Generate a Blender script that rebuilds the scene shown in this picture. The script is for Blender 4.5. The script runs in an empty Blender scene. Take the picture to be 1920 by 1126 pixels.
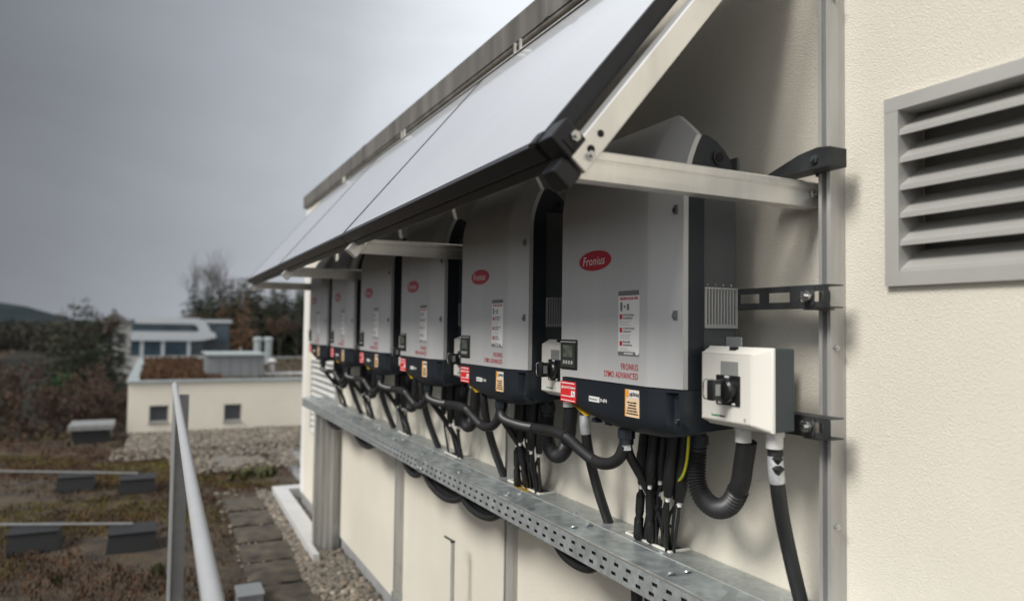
import bpy, bmesh, math, random
import numpy as np
from mathutils import Vector, Matrix
random.seed(7); np.random.seed(7)
SC = bpy.context.scene
COL = SC.collection
PI = math.pi
rnd = random.uniform

# ------------------------------------------------------------------ camera
camd = bpy.data.cameras.new('camera'); cam = bpy.data.objects.new('camera', camd); COL.objects.link(cam)
camd.sensor_width = 36; camd.lens = 36*1350/1920
camd.clip_start = .02; camd.clip_end = 6000
camd.dof.use_dof = True; camd.dof.focus_distance = 1.85; camd.dof.aperture_fstop = camd.lens/1000/.0125
Rv, Uv, Fv = (.8963, -.4433, .0136), (-.0293, -.0285, .9992), (.4426, .8959, .0386)
cam.matrix_world = Matrix(((Rv[0], Uv[0], -Fv[0], 0), (Rv[1], Uv[1], -Fv[1], 0), (Rv[2], Uv[2], -Fv[2], 1.63), (0, 0, 0, 1)))
SC.camera = cam

# ------------------------------------------------------------------ sky, sun, exposure
SUN_EL, SUN_AZ = math.radians(44), math.radians(257)      # azimuth clockwise from +y: behind the camera, to the left
world = bpy.data.worlds.new('World'); SC.world = world; world.use_nodes = True
def build_world():
    nt = world.node_tree; N, L = nt.nodes, nt.links
    N.clear()
    out = N.new('ShaderNodeOutputWorld'); bg = N.new('ShaderNodeBackground'); bg.inputs['Strength'].default_value = .1
    L.new(bg.outputs[0], out.inputs[0])
    sky = N.new('ShaderNodeTexSky'); sky.sky_type = 'NISHITA'; sky.sun_disc = False
    sky.sun_elevation = SUN_EL; sky.sun_rotation = SUN_AZ
    hsv = N.new('ShaderNodeHueSaturation'); hsv.inputs['Saturation'].default_value = .12
    L.new(sky.outputs[0], hsv.inputs['Color'])
    tc = N.new('ShaderNodeTexCoord')
    # cloud deck: brighter overhead, a dark bank low in front to the left
    sep = N.new('ShaderNodeSeparateXYZ'); L.new(tc.outputs['Generated'], sep.inputs[0])
    dot = N.new('ShaderNodeVectorMath'); dot.operation = 'DOT_PRODUCT'; L.new(tc.outputs['Generated'], dot.inputs[0])
    v = Vector((-.60, .75, .28)).normalized(); dot.inputs[1].default_value = v
    ramp = N.new('ShaderNodeValToRGB'); L.new(dot.outputs['Value'], ramp.inputs[0])
    el = ramp.color_ramp.elements
    el[0].position = .0; el[0].color = (1, 1.0, 1.0, 1)
    el[1].position = 1.0; el[1].color = (.06, .063, .07, 1)
    for p, c in ((.40, (.92, .96, 1.0)), (.52, (.78, .82, .87)), (.66, (.455, .482, .525)), (.77, (.295, .315, .35)), (.84, (.20, .213, .238)), (.90, (.137, .146, .166))):
        e = el.new(p); e.color = (*c, 1)
    mp = N.new('ShaderNodeMapping'); mp.inputs['Scale'].default_value = (1.3, 1.3, 2.6); L.new(tc.outputs['Generated'], mp.inputs[0])
    nz = N.new('ShaderNodeTexNoise'); nz.inputs['Scale'].default_value = 1.7; nz.inputs['Detail'].default_value = 5; nz.inputs['Roughness'].default_value = .5
    nz.inputs['Distortion'].default_value = .35
    L.new(mp.outputs[0], nz.inputs['Vector'])
    mr = N.new('ShaderNodeMapRange'); mr.inputs[1].default_value = .3; mr.inputs[2].default_value = .7; mr.inputs[3].default_value = .86; mr.inputs[4].default_value = 1.14
    L.new(nz.outputs['Fac'], mr.inputs[0])
    mul = N.new('ShaderNodeVectorMath'); mul.operation = 'SCALE'; L.new(ramp.outputs[0], mul.inputs[0]); L.new(mr.outputs[0], mul.inputs['Scale'])
    sc = N.new('ShaderNodeVectorMath'); sc.operation = 'SCALE'; sc.inputs['Scale'].default_value = 4.7; L.new(mul.outputs[0], sc.inputs[0])
    mix = N.new('ShaderNodeMix'); mix.data_type = 'RGBA'; mix.inputs['Factor'].default_value = .97
    L.new(hsv.outputs[0], mix.inputs[6]); L.new(sc.outputs[0], mix.inputs[7])
    L.new(mix.outputs[2], bg.inputs['Color'])
build_world()
sd = bpy.data.lights.new('sun', 'SUN'); sun = bpy.data.objects.new('sun', sd); COL.objects.link(sun)
sd.energy = 1.5; sd.angle = math.radians(20); sd.color = (1, .965, .91)
sdir = Vector((math.sin(SUN_AZ)*math.cos(SUN_EL), math.cos(SUN_AZ)*math.cos(SUN_EL), math.sin(SUN_EL)))
sun.rotation_euler = sdir.to_track_quat('Z', 'Y').to_euler()
vs = SC.view_settings; vs.view_transform = 'Standard'; vs.look = 'None'; vs.gamma = 1; vs.exposure = 1.22; vs.use_curve_mapping = False

# ------------------------------------------------------------------ materials
def mat(name, col, rough=.5, metal=0., var=0., vscale=8., bump=0., bscale=200., spec=.5, coat=0., detail=4, col2=None, ior=None, stretch=None, bdist=.002):
    m = bpy.data.materials.new(name); m.use_nodes = True
    nt = m.node_tree; N, L = nt.nodes, nt.links; b = N['Principled BSDF']
    b.inputs['Base Color'].default_value = (*col, 1); b.inputs['Roughness'].default_value = rough; b.inputs['Metallic'].default_value = metal
    b.inputs['Specular IOR Level'].default_value = spec; b.inputs['Coat Weight'].default_value = coat
    if ior: b.inputs['IOR'].default_value = ior
    tc = N.new('ShaderNodeTexCoord'); src = tc.outputs['Object']
    if stretch:
        mp = N.new('ShaderNodeMapping'); mp.inputs['Scale'].default_value = stretch; L.new(src, mp.inputs[0]); src = mp.outputs[0]
    if var or col2:
        n = N.new('ShaderNodeTexNoise'); n.inputs['Scale'].default_value = vscale; n.inputs['Detail'].default_value = detail; n.inputs['Roughness'].default_value = .6
        L.new(src, n.inputs['Vector'])
        r = N.new('ShaderNodeMapRange'); r.inputs[1].default_value = .34; r.inputs[2].default_value = .66; L.new(n.outputs['Fac'], r.inputs[0])
        mx = N.new('ShaderNodeMix'); mx.data_type = 'RGBA'; L.new(r.outputs[0], mx.inputs[0])
        c2 = col2 or tuple(c*(1+var) for c in col)
        mx.inputs[6].default_value = (*[c*(1-var) for c in col], 1); mx.inputs[7].default_value = (*c2, 1)
        L.new(mx.outputs[2], b.inputs['Base Color'])
        rr = N.new('ShaderNodeMapRange'); rr.inputs[3].default_value = max(.03, rough*(1-.5*min(var*2, .6))); rr.inputs[4].default_value = min(1, rough*(1+.5*min(var*2, .6)))
        L.new(n.outputs['Fac'], rr.inputs[0]); L.new(rr.outputs[0], b.inputs['Roughness'])
    if bump:
        n2 = N.new('ShaderNodeTexNoise'); n2.inputs['Scale'].default_value = bscale; n2.inputs['Detail'].default_value = 3
        L.new(src, n2.inputs['Vector'])
        bp = N.new('ShaderNodeBump'); bp.inputs['Strength'].default_value = bump; bp.inputs['Distance'].default_value = bdist
        L.new(n2.outputs['Fac'], bp.inputs['Height']); L.new(bp.outputs[0], b.inputs['Normal'])
    return m
def stucco(name, col):
    m = mat(name, col, .9, var=.045, vscale=1.4, spec=.2, detail=7)
    nt = m.node_tree; N, L = nt.nodes, nt.links; b = N['Principled BSDF']
    tc = N.new('ShaderNodeTexCoord')
    n = N.new('ShaderNodeTexNoise'); n.inputs['Scale'].default_value = 360; n.inputs['Detail'].default_value = 4; n.inputs['Roughness'].default_value = .65
    w = N.new('ShaderNodeTexVoronoi'); w.inputs['Scale'].default_value = 420; w.inputs['Randomness'].default_value = 1
    L.new(tc.outputs['Object'], n.inputs['Vector']); L.new(tc.outputs['Object'], w.inputs['Vector'])
    ad = N.new('ShaderNodeMath'); ad.operation = 'ADD'; L.new(n.outputs['Fac'], ad.inputs[0]); L.new(w.outputs['Distance'], ad.inputs[1])
    bp = N.new('ShaderNodeBump'); bp.inputs['Strength'].default_value = .45; bp.inputs['Distance'].default_value = .004
    L.new(ad.outputs[0], bp.inputs['Height']); L.new(bp.outputs[0], b.inputs['Normal'])
    return m
def galv(name, col, rough, scale=22., metal=.75, amt=.22):
    m = mat(name, col, rough, metal)
    nt = m.node_tree; N, L = nt.nodes, nt.links; b = N['Principled BSDF']
    tc = N.new('ShaderNodeTexCoord')
    v = N.new('ShaderNodeTexVoronoi'); v.inputs['Scale'].default_value = scale*4
    n = N.new('ShaderNodeTexNoise'); n.inputs['Scale'].default_value = scale*.5; n.inputs['Detail'].default_value = 6; n.inputs['Roughness'].default_value = .7; n.inputs['Distortion'].default_value = 1.5
    for q in (v, n): L.new(tc.outputs['Object'], q.inputs['Vector'])
    mxf = N.new('ShaderNodeMath'); mxf.operation = 'MULTIPLY_ADD'; L.new(v.outputs['Color'], mxf.inputs[0]); mxf.inputs[1].default_value = .22; L.new(n.outputs['Fac'], mxf.inputs[2])
    r = N.new('ShaderNodeMapRange'); r.inputs[1].default_value = .38; r.inputs[2].default_value = .85; L.new(mxf.outputs[0], r.inputs[0])
    mx = N.new('ShaderNodeMix'); mx.data_type = 'RGBA'; L.new(r.outputs[0], mx.inputs[0])
    mx.inputs[6].default_value = (*[c*(1-amt) for c in col], 1); mx.inputs[7].default_value = (*[min(1, c*(1+amt)) for c in col], 1)
    L.new(mx.outputs[2], b.inputs['Base Color'])
    r2 = N.new('ShaderNodeMapRange'); r2.inputs[3].default_value = rough*.75; r2.inputs[4].default_value = min(1, rough*1.3); L.new(mxf.outputs[0], r2.inputs[0]); L.new(r2.outputs[0], b.inputs['Roughness'])
    return m
def streaked(name, col, rough, metal, col2):
    m = mat(name, col, rough, metal, var=.12, vscale=9, col2=col2, stretch=(1, 1, .12), detail=6)
    return m
M = dict(
    stucco=stucco('cream render', (.685, .645, .555)), skirt=mat('grey base coat', (.27, .27, .27), .8, var=.12, vscale=7, bump=.4, bscale=160),
    white_wall=stucco('white render', (.74, .73, .70)),
    fascia=streaked('weathered zinc', (.19, .18, .165), .5, .55, (.30, .285, .265)),
    alu=mat('bright aluminium', (.84, .83, .80), .36, .85, var=.07, vscale=14, stretch=(1, 1, .35), bump=.1, bscale=60),
    alu_grey=streaked('dull aluminium', (.40, .395, .38), .45, .4, (.58, .575, .56)),
    galv=galv('galvanised steel', (.46, .49, .49), .42), galv_d=galv('galvanised lid', (.42, .465, .475), .36, 9., .6, .48),
    galv_f=galv('galvanised flange', (.42, .445, .45), .45, 18., .55, .25),
    black_metal=mat('black anodised', (.012, .0125, .015), .36, 0, var=.15, vscale=30, spec=.35), strut=mat('dark steel strut', (.055, .058, .06), .5, .6, var=.2, vscale=20),
    steel=mat('bolt steel', (.6, .6, .6), .25, 1.), hole=mat('dark bore', (.008, .008, .008), .9),
    glass=mat('pale matt solar glass', (.50, .515, .54), .16, 0, var=.03, vscale=1.2, coat=.6, ior=1.6), glass_back=mat('black backsheet', (.02, .02, .022), .6),  # pale base colour of the glass stands in for reflected sky
    cover=mat('silver grey paint', (.53, .535, .535), .42, .1, var=.035, vscale=9, stretch=(1, 1, .12), detail=6, bump=.05, bscale=700, bdist=.0005),
    cover_rim=mat('pale cover edge', (.55, .55, .55), .35, .3),
    dark=mat('anthracite plastic', (.014, .019, .026), .42, var=.1, vscale=5, bump=.08, bscale=500, bdist=.0006),
    sink=mat('grey coated sheet', (.10, .11, .115), .45, .4, var=.07, vscale=8, bump=.1, bscale=300),
    grille=mat('pale grille', (.42, .43, .43), .4, .4), screen=mat('display glass', (.045, .05, .045), .12), lcd=mat('lcd face', (.13, .15, .12), .2, var=.5, vscale=40), button=mat('display button', (.02, .021, .022), .5),
    bezel=mat('display bezel', (.014, .015, .016), .3),
    red=mat('red badge', (.42, .012, .03), .32), redprint=mat('red print', (.52, .03, .045), .5), white=mat('white print', (.82, .82, .82), .5),
    paper=mat('white sticker', (.78, .78, .77), .45, var=.02, vscale=20), grey_print=mat('grey print', (.42, .42, .42), .5), dkgrey=mat('dark grey print', (.17, .17, .17), .5), black=mat('black print', (.02, .02, .02), .5),
    warnred=mat('warning red', (.70, .028, .03), .4), orange=mat('orange print', (.87, .36, .03), .45), peach=mat('peach sticker', (.83, .56, .30), .45, col2=(.80, .66, .5), vscale=14), yellow=mat('amber sticker', (.60, .38, .035), .45),
    box=mat('ivory plastic', (.78, .755, .69), .38, var=.012, vscale=6), boxgrey=mat('grey plastic', (.042, .054, .06), .5), gland=mat('pale gland', (.56, .56, .54), .5), clear=mat('smoked window', (.30, .31, .30), .15),
    green=mat('green print', (.02, .35, .09), .5),
    cable=mat('black cable', (.016, .016, .017), .5, var=.15, vscale=25), conduit=mat('black conduit', (.026, .026, .028), .42), sleeve=mat('black sleeve', (.011, .011, .012), .5, bump=.4, bscale=250),
    earthg=mat('green insulation', (.09, .30, .03), .4), earthy=mat('yellow insulation', (.75, .55, .03), .4), tape=mat('silver tape', (.55, .57, .58), .35, .4, var=.3, vscale=40),
    trim=mat('white trim', (.74, .72, .66), .5, var=.08, vscale=30),
    louvre=mat('grey louvre', (.44, .435, .41), .5, .3, var=.05, vscale=4), louvre_w=mat('pale louvre', (.62, .62, .60), .5, .15, var=.05, vscale=4),
    rail=mat('pale grey rail', (.40, .41, .42), .55, .3, var=.025, vscale=12), rail_d=mat('grey post web', (.22, .225, .225), .55, .3, var=.1, vscale=12),  # darker grey also carries the shade on the handrail post
    curb=mat('white coated metal', (.52, .52, .515), .45, .1, var=.06, vscale=6),
    slab=mat('weathered concrete slab', (.034, .028, .021), .9, var=.35, vscale=9, col2=(.088, .073, .054), bump=.8, bscale=60, bdist=.006, detail=8),
    soil=mat('brown substrate', (.040, .029, .021), .95, var=.35, vscale=5, col2=(.085, .060, .033), bump=1, bscale=60, bdist=.03, detail=9),
    gravel_bed=mat('gravel bed', (.045, .038, .03), .95, var=.4, vscale=45, bump=1, bscale=70, bdist=.02),
    office=mat('white facade', (.42, .45, .48), .5, var=.03, vscale=.5), office_d=mat('dark facade', (.035, .048, .055), .35, var=.2, vscale=.4), office_g=mat('blue glazing', (.035, .058, .078), .12, var=.3, vscale=.4),
    house=mat('pale house wall', (.33, .325, .315), .85, var=.06, vscale=.5), houseroof=mat('grey roof', (.12, .11, .105), .8, var=.2, vscale=1.),
    bark=mat('bark', (.06, .05, .042), .9, var=.3, vscale=5),
    land=mat('far land', (.022, .024, .020), .95, var=.4, vscale=.02, col2=(.036, .034, .028), spec=.05), hill=mat('wooded hill', (.020, .028, .031), .95, var=.25, vscale=.012, spec=.05),
    water=mat('puddle water', (.05, .05, .05), .04), ballast=mat('black ballast tray', (.009, .010, .011), .6), zincbox=mat('grey sheet box', (.22, .235, .245), .5, .35, var=.06, vscale=5),
    pipe=mat('zinc pipe', (.33, .37, .37), .45, .4, var=.08, vscale=8), window=mat('window glass', (.055, .06, .065), .1),
)
def leafmat(name, c, v=.45, vs=3.):
    return mat(name, c, .8, var=v, vscale=vs, spec=.2)
M.update(fir=leafmat('fir needles', (.024, .031, .018), .5, .6), fir2=leafmat('pine needles', (.045, .042, .026), .5, .6), larch=leafmat('autumn larch', (.115, .062, .034), .4, .5), brownleaf=leafmat('brown leaves', (.072, .046, .032), .4, 1.5), olive=leafmat('olive scrub', (.06, .055, .022), .4, 1.5), belt=leafmat('far belt leaves', (.034, .033, .026), .4, .15), brightgreen=leafmat('green shrub', (.03, .085, .03), .3, 1.5),
         sed_r=leafmat('rust sedum', (.078, .042, .024), .4, 5), sed_b=leafmat('brown sedum', (.06, .04, .025), .4, 5), sed_g=leafmat('moss', (.095, .075, .018), .4, 5), grass=leafmat('grass blades', (.06, .062, .028), .3, 5))
def pebble_mat():
    m = mat('river pebbles', (.3, .28, .25), .7, spec=.3)
    nt = m.node_tree; N, L = nt.nodes, nt.links
    at = N.new('ShaderNodeAttribute'); at.attribute_name = 'tone'
    r = N.new('ShaderNodeValToRGB'); e = r.color_ramp.elements
    e[0].color = (.05, .042, .034, 1); e[1].color = (.32, .29, .25, 1)
    for p, c in ((.3, (.11, .10, .085)), (.55, (.175, .158, .132)), (.8, (.18, .14, .10))): q = e.new(p); q.color = (*c, 1)
    L.new(at.outputs['Fac'], r.inputs[0]); L.new(r.outputs[0], N['Principled BSDF'].inputs['Base Color'])
    return m
M['pebble'] = pebble_mat()

# ------------------------------------------------------------------ mesh helpers
LOC = {}
class MB:
    def __init__(s): s.v = []; s.f = []
    def add(s, vs, fs):
        o = len(s.v); s.v += [tuple(p) for p in vs]; s.f += [tuple(i+o for i in f) for f in fs]; return s
    def box(s, x0, x1, y0, y1, z0, z1, bev=0.):
        if bev:
            bm = bmesh.new(); bmesh.ops.create_cube(bm, size=1)
            for q in bm.verts: q.co = Vector(((x0+x1)/2+q.co.x*(x1-x0), (y0+y1)/2+q.co.y*(y1-y0), (z0+z1)/2+q.co.z*(z1-z0)))
            bmesh.ops.bevel(bm, geom=bm.edges[:], offset=bev, segments=2, affect='EDGES', profile=.5)
            return s.bm(bm)
        v = [(x, y, z) for x in (x0, x1) for y in (y0, y1) for z in (z0, z1)]
        return s.add(v, [(0, 1, 3, 2), (4, 6, 7, 5), (0, 4, 5, 1), (2, 3, 7, 6), (0, 2, 6, 4), (1, 5, 7, 3)])
    def bm(s, bm):
        bm.verts.index_update(); s.add([v.co[:] for v in bm.verts], [[v.index for v in f.verts] for f in bm.faces]); bm.free(); return s
    def obox(s, c, ax, h, bev=0.):     # oriented box: centre, three axes, half sizes
        b = MB().box(-h[0], h[0], -h[1], h[1], -h[2], h[2], bev)
        a = [Vector(q).normalized() for q in ax]; c = Vector(c)
        return s.add([c+a[0]*p[0]+a[1]*p[1]+a[2]*p[2] for p in b.v], b.f)
    def prism(s, pts, d):              # polygon (3-D points) swept by vector d
        n = len(pts); d = Vector(d); p = [Vector(q) for q in pts]
        return s.add(p+[q+d for q in p], [tuple(range(n))[::-1], tuple(range(n, 2*n))]+[(i, (i+1) % n, n+(i+1) % n, n+i) for i in range(n)])
    def tube(s, path, r, seg=10, cap=True, corr=0., pitch=.006):
        P = [Vector(p) for p in path]
        rs = r if isinstance(r, (list, tuple)) else [r]*len(P)
        if corr:
            P, rs = resample(P, pitch/2, rs); rs = [q*(1+corr*(1 if k % 2 else -1)) for k, q in enumerate(rs)]
        prev = None; rings = []
        for i, p in enumerate(P):
            t = (P[min(i+1, len(P)-1)]-P[max(i-1, 0)])
            if t.length < 1e-9: t = Vector((0, 0, 1))
            t.normalize()
            if prev is None: n = t.orthogonal().normalized()
            else:
                n = prev-t*prev.dot(t); n = n.normalized() if n.length > 1e-6 else t.orthogonal().normalized()
            prev = n; b = t.cross(n)
            rings.append([p+(n*math.cos(2*PI*k/seg)+b*math.sin(2*PI*k/seg))*rs[i] for k in range(seg)])
        v = [q for R_ in rings for q in R_]; f = []
        for i in range(len(P)-1):
            for k in range(seg):
                a = i*seg+k; b2 = i*seg+(k+1) % seg; f.append((a, b2, b2+seg, a+seg))
        if cap: f += [tuple(range(seg))[::-1], tuple(range(len(v)-seg, len(v)))]
        return s.add(v, f)
    def grid(s, G):                    # G[i][j] points
        n, m = len(G), len(G[0]); v = [p for row in G for p in row]
        return s.add(v, [(i*m+j, i*m+j+1, (i+1)*m+j+1, (i+1)*m+j) for i in range(n-1) for j in range(m-1)])
    def mesh(s, name, m, o=(0, 0, 0), smooth=None):
        me = bpy.data.meshes.new(name); o = Vector(o)
        me.from_pydata([tuple(Vector(p)-o) for p in s.v], [], s.f)
        if smooth is not None:
            me.polygons.foreach_set('use_smooth', [True]*len(me.polygons)); me.set_sharp_from_angle(angle=math.radians(smooth))
        for q in (m if isinstance(m, (list, tuple)) else [m]): me.materials.append(M[q])
        me.update(); return me
    def build(s, name, m, parent=None, loc=None, smooth=None, fix=True):
        root = LOC.get(parent.name, Vector()) if parent else Vector(loc or (0, 0, 0))
        me = s.mesh(name, m, root, smooth)
        if fix and len(me.polygons) < 60000:
            b = bmesh.new(); b.from_mesh(me); bmesh.ops.recalc_face_normals(b, faces=b.faces[:]); b.to_mesh(me); b.free()
            if smooth is not None: me.set_sharp_from_angle(angle=math.radians(smooth))
        o = bpy.data.objects.new(name, me); COL.objects.link(o)
        if parent: o.parent = parent; LOC[o.name] = root
        else: o.location = root; LOC[o.name] = root
        return o
def resample(P, step, rs=None):
    d = [0.]
    for a, b in zip(P, P[1:]): d.append(d[-1]+(b-a).length)
    n = max(2, int(d[-1]/step)); out = []; ro = []
    j = 0
    for k in range(n+1):
        t = d[-1]*k/n
        while j < len(d)-2 and d[j+1] < t: j += 1
        u = (t-d[j])/max(1e-9, d[j+1]-d[j]); out.append(P[j].lerp(P[j+1], u))
        if rs: ro.append(rs[j]*(1-u)+rs[j+1]*u)
    return out, ro
def spline(pts, n=8):
    P = [Vector(p) for p in pts]; P = [P[0]*2-P[1]]+P+[P[-1]*2-P[-2]]; out = []
    for i in range(1, len(P)-2):
        a, b, c, d = P[i-1:i+3]
        for k in range(n):
            t = k/n; out.append(.5*((2*b)+(c-a)*t+(2*a-5*b+4*c-d)*t*t+(3*b-a-3*c+d)*t**3))
    return out+[P[-2]]
def tag(o, label=None, cat=None, group=None, kind=None):
    if label: o['label'] = label
    if cat: o['category'] = cat
    if group: o['group'] = group
    if kind: o['kind'] = kind
    return o
def thing(name, loc, label, cat, group=None):
    o = bpy.data.objects.new(name, None); COL.objects.link(o); o.location = loc; o.empty_display_size = .05
    LOC[o.name] = Vector(loc); return tag(o, label, cat, group)
def kids(o): return [c for c in bpy.data.objects if c.parent == o]
CH = {}
def copy_tree(o, parent=None, idx=None, skip=()):
    if idx is None:
        idx = {}
        for c in bpy.data.objects:
            if c.parent: idx.setdefault(c.parent.name, []).append(c)
    c = o.copy(); COL.objects.link(c); LOC[c.name] = Vector(o.location)
    if parent: c.parent = parent; LOC[c.name] = LOC[parent.name]
    for k in idx.get(o.name, []):
        if k.name.split('.')[0] not in skip: copy_tree(k, c, idx, skip)
    return c
def struct(o): o['kind'] = 'structure'; return o
FN = [0]
def text_flat(s, size, shear=0., wide=1., bold=0., align='LEFT', space=1.):
    cu = bpy.data.curves.new('t', 'FONT'); cu.body = s; cu.size = size; cu.shear = shear; cu.offset = bold; cu.align_x = align; cu.space_character = space
    cu.resolution_u = 2
    ob = bpy.data.objects.new('t', cu); COL.objects.link(ob)
    dg = bpy.context.evaluated_depsgraph_get(); me = ob.evaluated_get(dg).to_mesh()
    v = [(p.co.x*wide, p.co.y) for p in me.vertices]; f = [tuple(p.vertices) for p in me.polygons]
    ob.evaluated_get(dg).to_mesh_clear(); bpy.data.objects.remove(ob); bpy.data.curves.remove(cu)
    return v, f
def text_on_x(mb, s, x, y, z, size, **k):     # on a plane facing -x; text runs towards -y
    v, f = text_flat(s, size, **k); return mb.add([(x, y-a, z+b) for a, b in v], [tuple(reversed(q)) for q in f])
def rect_x(mb, x, y0, y1, z0, z1, t=.0004): return mb.box(x, x+t, min(y0, y1), max(y0, y1), z0, z1)
def disc_x(mb, x, y, z, ry, rz, t, n=28):     # elliptical disc facing -x
    return mb.prism([(x, y+ry*math.cos(2*PI*k/n), z+rz*math.sin(2*PI*k/n)) for k in range(n)], (t, 0, 0))
def bolt(mb, c, ax, r, h): # hexagon head + stub
    c = Vector(c); a = Vector(ax).normalized(); n = a.orthogonal().normalized(); b = a.cross(n)
    mb.prism([c+(n*math.cos(k*PI/3)+b*math.sin(k*PI/3))*r for k in range(6)], a*h)
    mb.tube([c+a*h*.9, c+a*h*1.9], r*.5, 8); return mb

WX = 1.24      # wall plane
# ================================================================== SETTING
def setting():
    g = MB(); g.add([(-3000, -500, -6.1), (3000, -500, -6.1), (3000, 4000, -6.1), (-3000, 4000, -6.1)], [(0, 1, 2, 3)])
    struct(g.build('terrain', 'land'))
    # roof deck we stand on (a slab-like building top with substrate)
    d = MB(); n, m = 60, 80; G = []
    for i in range(n+1):
        row = []
        for j in range(m+1):
            x = -7+8.4*i/n; y = -3+15*j/m
            z = .012*math.sin(x*3.1+y*1.3)+.010*math.sin(y*4.3-x*2)+rnd(-.008, .008)-.02
            row.append((x, y, z))
        G.append(row)
    d.grid(G); struct(d.build('roof_ground', 'soil', smooth=60))
    b = MB(); b.box(-7.05, 6, -3.05, 11.95, -6.1, -.08); struct(b.build('roof_deck_slab', 'skirt'))
    gb = MB(); gb.add([(.9, -2, .004), (1.24, -2, .004), (1.24, 5.2, .004), (.98, 5.2, .004), (1.03, 7.4, .004), (.88, 7.4, .004)][:3]+[(1.24, 5.2, .004), (.93, 5.2, .004)], [(0, 1, 2, 3, 4)])
    gb.add([(.93, 5.2, .004), (1.03, 5.2, .004), (1.06, 7.4, .004), (1.0, 7.4, .004)], [(0, 1, 2, 3)])
    gb.add([(-.3, 10.5, -.012), (2.4, 10.4, -.012), (2.4, 11.9, .004), (-.3, 11.9, .004)], [(0, 1, 2, 3)])
    struct(gb.build('gravel_bed', 'gravel_bed'))
setting()
def pebbles():
    ico = bmesh.new(); bmesh.ops.create_icosphere(ico, subdivisions=2, radius=1)
    V1 = np.array([v.co[:] for v in ico.verts]); F1 = np.array([[v.index for v in f.verts] for f in ico.faces]); ico.free()
    ico = bmesh.new(); bmesh.ops.create_icosphere(ico, subdivisions=1, radius=1)
    V0 = np.array([v.co[:] for v in ico.verts]); F0 = np.array([[v.index for v in f.verts] for f in ico.faces]); ico.free()
    P = []
    rng = np.random.default_rng(3)
    def fill(n, fx, y0, y1, r0, r1, hi, heap=.0):
        for _ in range(n):
            y = rng.uniform(y0, y1); a, b = fx(y); x = rng.uniform(a, b)
            P.append((x, y, heap*rng.uniform(0, 1)+.008, rng.uniform(r0, r1), hi))
    fill(2600, lambda y: (.93-.03*math.sin(y*3), 1.235), 3.6, 5.22, .012, .026, 1, .03)
    fill(900, lambda y: (.93, 1.0+.02*(y-5)), 5.0, 7.4, .012, .024, 1, .02)
    fill(420, lambda y: (.55, 1.0), 4.3, 7.6, .007, .016, 1)
    fill(1300, lambda y: (.9, 1.235), 1., 3.6, .014, .026, 0, .02)
    fill(5200, lambda y: (-.3, 2.3), 10.35, 11.97, .012, .028, 0, .02); fill(1300, lambda y: (-.45, 2.3), 9.7, 10.6, .010, .026, 0)
    fill(700, lambda y: (.2, 1.6), 8.6, 9.9, .014, .03, 0)
    fill(500, lambda y: (1.19, 1.235), 5.5, 7.05, .01, .02, 0)
    vs, fs, tone = [], [], []; o = 0
    for x, y, z, r, hi in P:
        V, F_ = (V1, F1) if hi else (V0, F0)
        S = np.array([r*rng.uniform(.85, 1.5), r*rng.uniform(.7, 1.05), r*rng.uniform(.45, .75)])
        a, t = rng.uniform(0, 6.28), rng.normal(0, .3)
        Rz = np.array([[math.cos(a), -math.sin(a), 0], [math.sin(a), math.cos(a), 0], [0, 0, 1]]); Rx = np.array([[1, 0, 0], [0, math.cos(t), -math.sin(t)], [0, math.sin(t), math.cos(t)]])
        ph = rng.uniform(0, 6.28, 3)
        W = V*(1+.10*np.sin(V@np.array([2.1, 1.3, .7])*1.7+ph[0])[:, None])
        vs.append((W*S)@(Rz@Rx).T+np.array([x, y, z])); fs.append(F_+o); o += len(V); tone += [float(np.clip(rng.normal(.55, .22), 0, 1))]*len(V)
    me = bpy.data.meshes.new('gravel'); V = np.concatenate(vs); F_ = np.concatenate(fs)
    me.from_pydata(V.tolist(), [], F_.tolist()); me.polygons.foreach_set('use_smooth', [True]*len(me.polygons))
    at = me.attributes.new('tone', 'FLOAT', 'POINT'); at.data.foreach_set('value', tone)
    me.materials.append(M['pebble']); ob = bpy.data.objects.new('gravel', me); COL.objects.link(ob)
    tag(ob, 'rounded grey and beige pebbles along the wall and roof edges', 'gravel', kind='stuff')
pebbles()
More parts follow.
